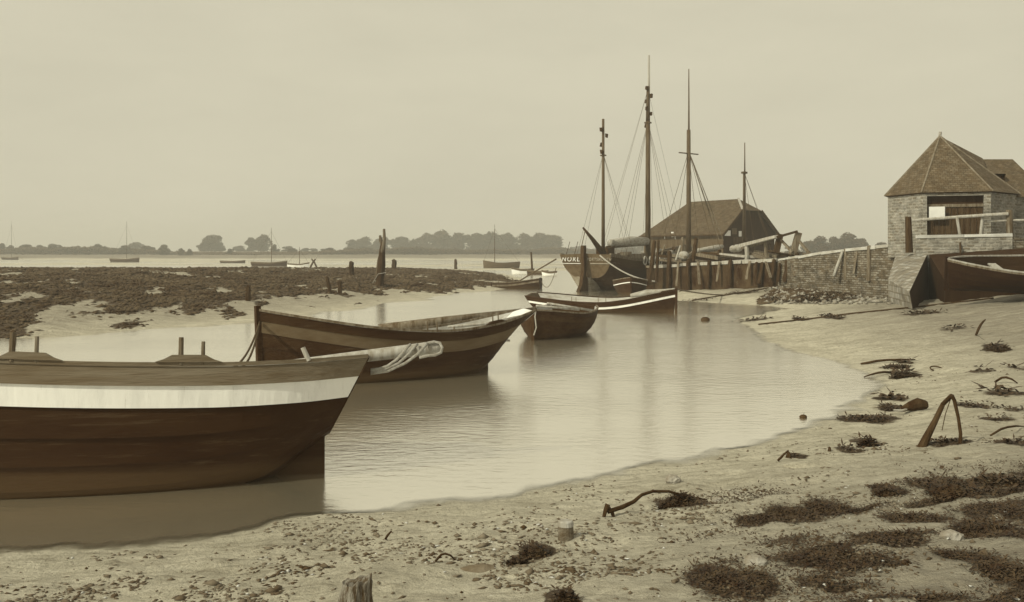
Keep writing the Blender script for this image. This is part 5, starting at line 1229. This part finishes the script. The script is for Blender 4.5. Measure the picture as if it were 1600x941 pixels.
# ------------------------------------------------------------------ trees
def crown_mesh(name, nleaf, seedn, lobes, leaf=.05):
    r_ = np.random.default_rng(seedn); V = []
    C = []
    for k in range(lobes):
        a = r_.uniform(0, 6.28); rr = r_.uniform(.05, .38); zc = r_.uniform(.16, .74); C.append((rr*math.cos(a)*(1.25-zc*.6), rr*math.sin(a)*(1.25-zc*.6), zc, r_.uniform(.10, .22)))
    C.append((.05, 0, .42, .30)); C.append((0, .04, .2, .3)); C.append((r_.uniform(-.12, .12), 0, .74, .2)); C = np.array(C)
    idx = r_.integers(0, len(C), nleaf); d = r_.normal(size=(nleaf, 3)); d /= np.linalg.norm(d, axis=1)[:, None]
    rad = C[idx, 3]*(r_.uniform(.3, 1.1, nleaf)**.5+np.where(r_.uniform(0, 1, nleaf) < .12, r_.uniform(0, .35, nleaf), 0))
    p = C[idx, :3]+d*rad[:, None]*np.array([1, 1, .85]); p[:, 2] = np.maximum(p[:, 2], .03)
    a = r_.normal(size=(nleaf, 3)); a /= np.linalg.norm(a, axis=1)[:, None]; b = np.cross(a, r_.normal(size=(nleaf, 3))); b /= np.linalg.norm(b, axis=1)[:, None]
    s_ = leaf*r_.uniform(.5, 1.3, nleaf)[:, None]
    V = np.stack([p-a*s_, p-b*s_*.7, p+a*s_, p+b*s_*.7], 1).reshape(-1, 3); Fc = np.arange(4*nleaf).reshape(-1, 4)
    me_o = npmesh(name, V, Fc, M_LEAF); me = me_o.data; bpy.data.objects.remove(me_o); return me
crowns = [crown_mesh('crown', 4200, 100+i, 12, .04) for i in range(5)]
def trunk_mesh():
    mb = MB(); mb.tube([(0, 0, -.05), (.01, 0, .2), (0, .01, .5)], [.035, .028, .015], M_BARK, 7)
    for k in range(5):
        a = k*1.3; mb.tube([(0, 0, .22+.04*k), (.15*math.cos(a), .15*math.sin(a), .5), (.26*math.cos(a), .26*math.sin(a), .66)], [.016, .01, .004], M_BARK, 5)
    o_ = mb.build('trunk'); me = o_.data; bpy.data.objects.remove(o_); return me
trunkm = trunk_mesh()
TREES = [(3,379,16,430,'dark'),(16,382,10,430,''),(39,381,18,430,''),(62,382,18,440,''),(82,380,24,420,''),(100,387,12,430,''),(118,384,20,430,''),(133,386,13,425,''),(153,380,21,420,''),(178,387,10,420,''),
 (194,382,19,420,''),(211,377,24,560,''),(231,383,26,425,''),(257,381,19,415,''),(283,387,11,410,''),(296,388,10,410,''),(318,378,20,520,''),(330,365,36,520,''),(343,377,20,520,''),(359,388,14,415,''),(376,383,26,560,''),
 (394,369,18,520,''),(411,364,28,520,''),(428,381,16,430,''),(452,384,18,520,''),(458,387,15,425,''),(477,387,16,520,''),(491,388,13,520,''),(515,391,22,430,''),
 (551,373,26,560,''),(572,368,32,560,''),(597,368,34,560,''),(624,368,34,560,''),(648,372,30,560,''),(668,362,34,560,''),(690,357,40,560,''),(716,361,36,560,''),(742,362,34,560,''),(766,360,36,560,''),(792,362,36,560,''),(818,362,36,560,''),(842,361,36,560,''),(864,365,32,560,''),
 (548,388,20,440,''),(570,386,24,440,''),(890,388,30,560,''),(918,388,30,560,''),(945,386,30,560,''),(972,380,36,560,''),(1000,378,34,560,''),(985,386,30,440,''),(905,384,24,700,''),
 (1262,375,30,330,''),(1282,367,34,330,''),(1302,368,28,330,''),(1325,361,36,330,''),(1346,370,24,330,''),(1375,377,22,300,''),(1288,384,24,300,''),(1240,382,24,330,''),(1365,384,20,300,'')]
for i, (px_, yt, wpx, D_, _) in enumerate(TREES):
    x_ = X(px_, D_); gz0 = max(ground(x_, D_), 1.0); top = Zp(yt, D_); h_ = max(top-gz0, 2)+.4; wd = wpx/F*D_
    r_ = empty('bush_tree' if h_ < 6 else 'broadleaf_tree', (x_, D_, gz0-.4)); r_.rotation_euler = (0, 0, rng.uniform(0, 6.28))
    c_ = bpy.data.objects.new('crown', crowns[i % 5]); COL.objects.link(c_); c_.parent = r_; sx = wd*(1.22 if D_ == 560 else 1.2)
    if px_ < 520: place, grp = 'left of the mooring post', 'trees on the far left shore'
    elif px_ < 1020: place, grp = 'behind the mud bank and ketch', 'trees of the far wood'
    else: place, grp = 'between the barn and boathouse', 'trees right of the barn'
    hk = h_/.98
    c_.scale = (sx*rng.uniform(.85, 1.2), sx*rng.uniform(.85, 1.2), hk); t_ = bpy.data.objects.new('trunk', trunkm); COL.objects.link(t_); t_.parent = r_; t_.scale = (sx, sx, hk)
    kind_ = 'low bushy' if h_ < 6 else 'tall round'
    tag(r_, {'trees on the far left shore': '%s hazy tree on the far left shoreline' % kind_, 'trees of the far wood': '%s hazy tree in the far wood behind the ketch and bank' % kind_, 'trees right of the barn': '%s tree rising between barn and boathouse' % kind_}[grp], 'tree', grp+(' (low)' if h_ < 6 else ''))

# hedge line and scrub too mixed to count along the far shore
hx_ = rng.uniform(-330, 60, 26000); hy_ = FARX(hx_)+38+rng.normal(0, 3, 26000); hh = np.clip(fbm(hx_*.03, hx_*0+2, 5, 88)*7-2.6, .25, 3.6)
hzz = H(hx_, hy_)+rng.uniform(0, 1, 26000)*hh
o = lumps('hedgerow', hx_, hy_, hzz, rng.uniform(.3, .7, 26000), .8, M_LEAF); tag(o, 'dark ragged hedge line along the far shore under the trees', 'hedge', kind='stuff')
# ------------------------------------------------------------------ haze
hz = MB().box((0, 500, 12), (2400, 1500, 28), None); hz.mats = []; hz.mi = [0]*6
HZ = hz.build('haze'); tag(HZ, kind='stuff')
hm = bpy.data.materials.new('pale_haze'); hm.use_nodes = True; t = hm.node_tree; t.nodes.clear()
o_ = t.nodes.new('ShaderNodeOutputMaterial'); pv = t.nodes.new('ShaderNodeVolumePrincipled')
pv.inputs['Color'].default_value = (1, .99, .95, 1); pv.inputs['Density'].default_value = .0011; pv.inputs['Anisotropy'].default_value = 0
t.links.new(pv.outputs[0], o_.inputs['Volume']); HZ.data.materials.append(hm)
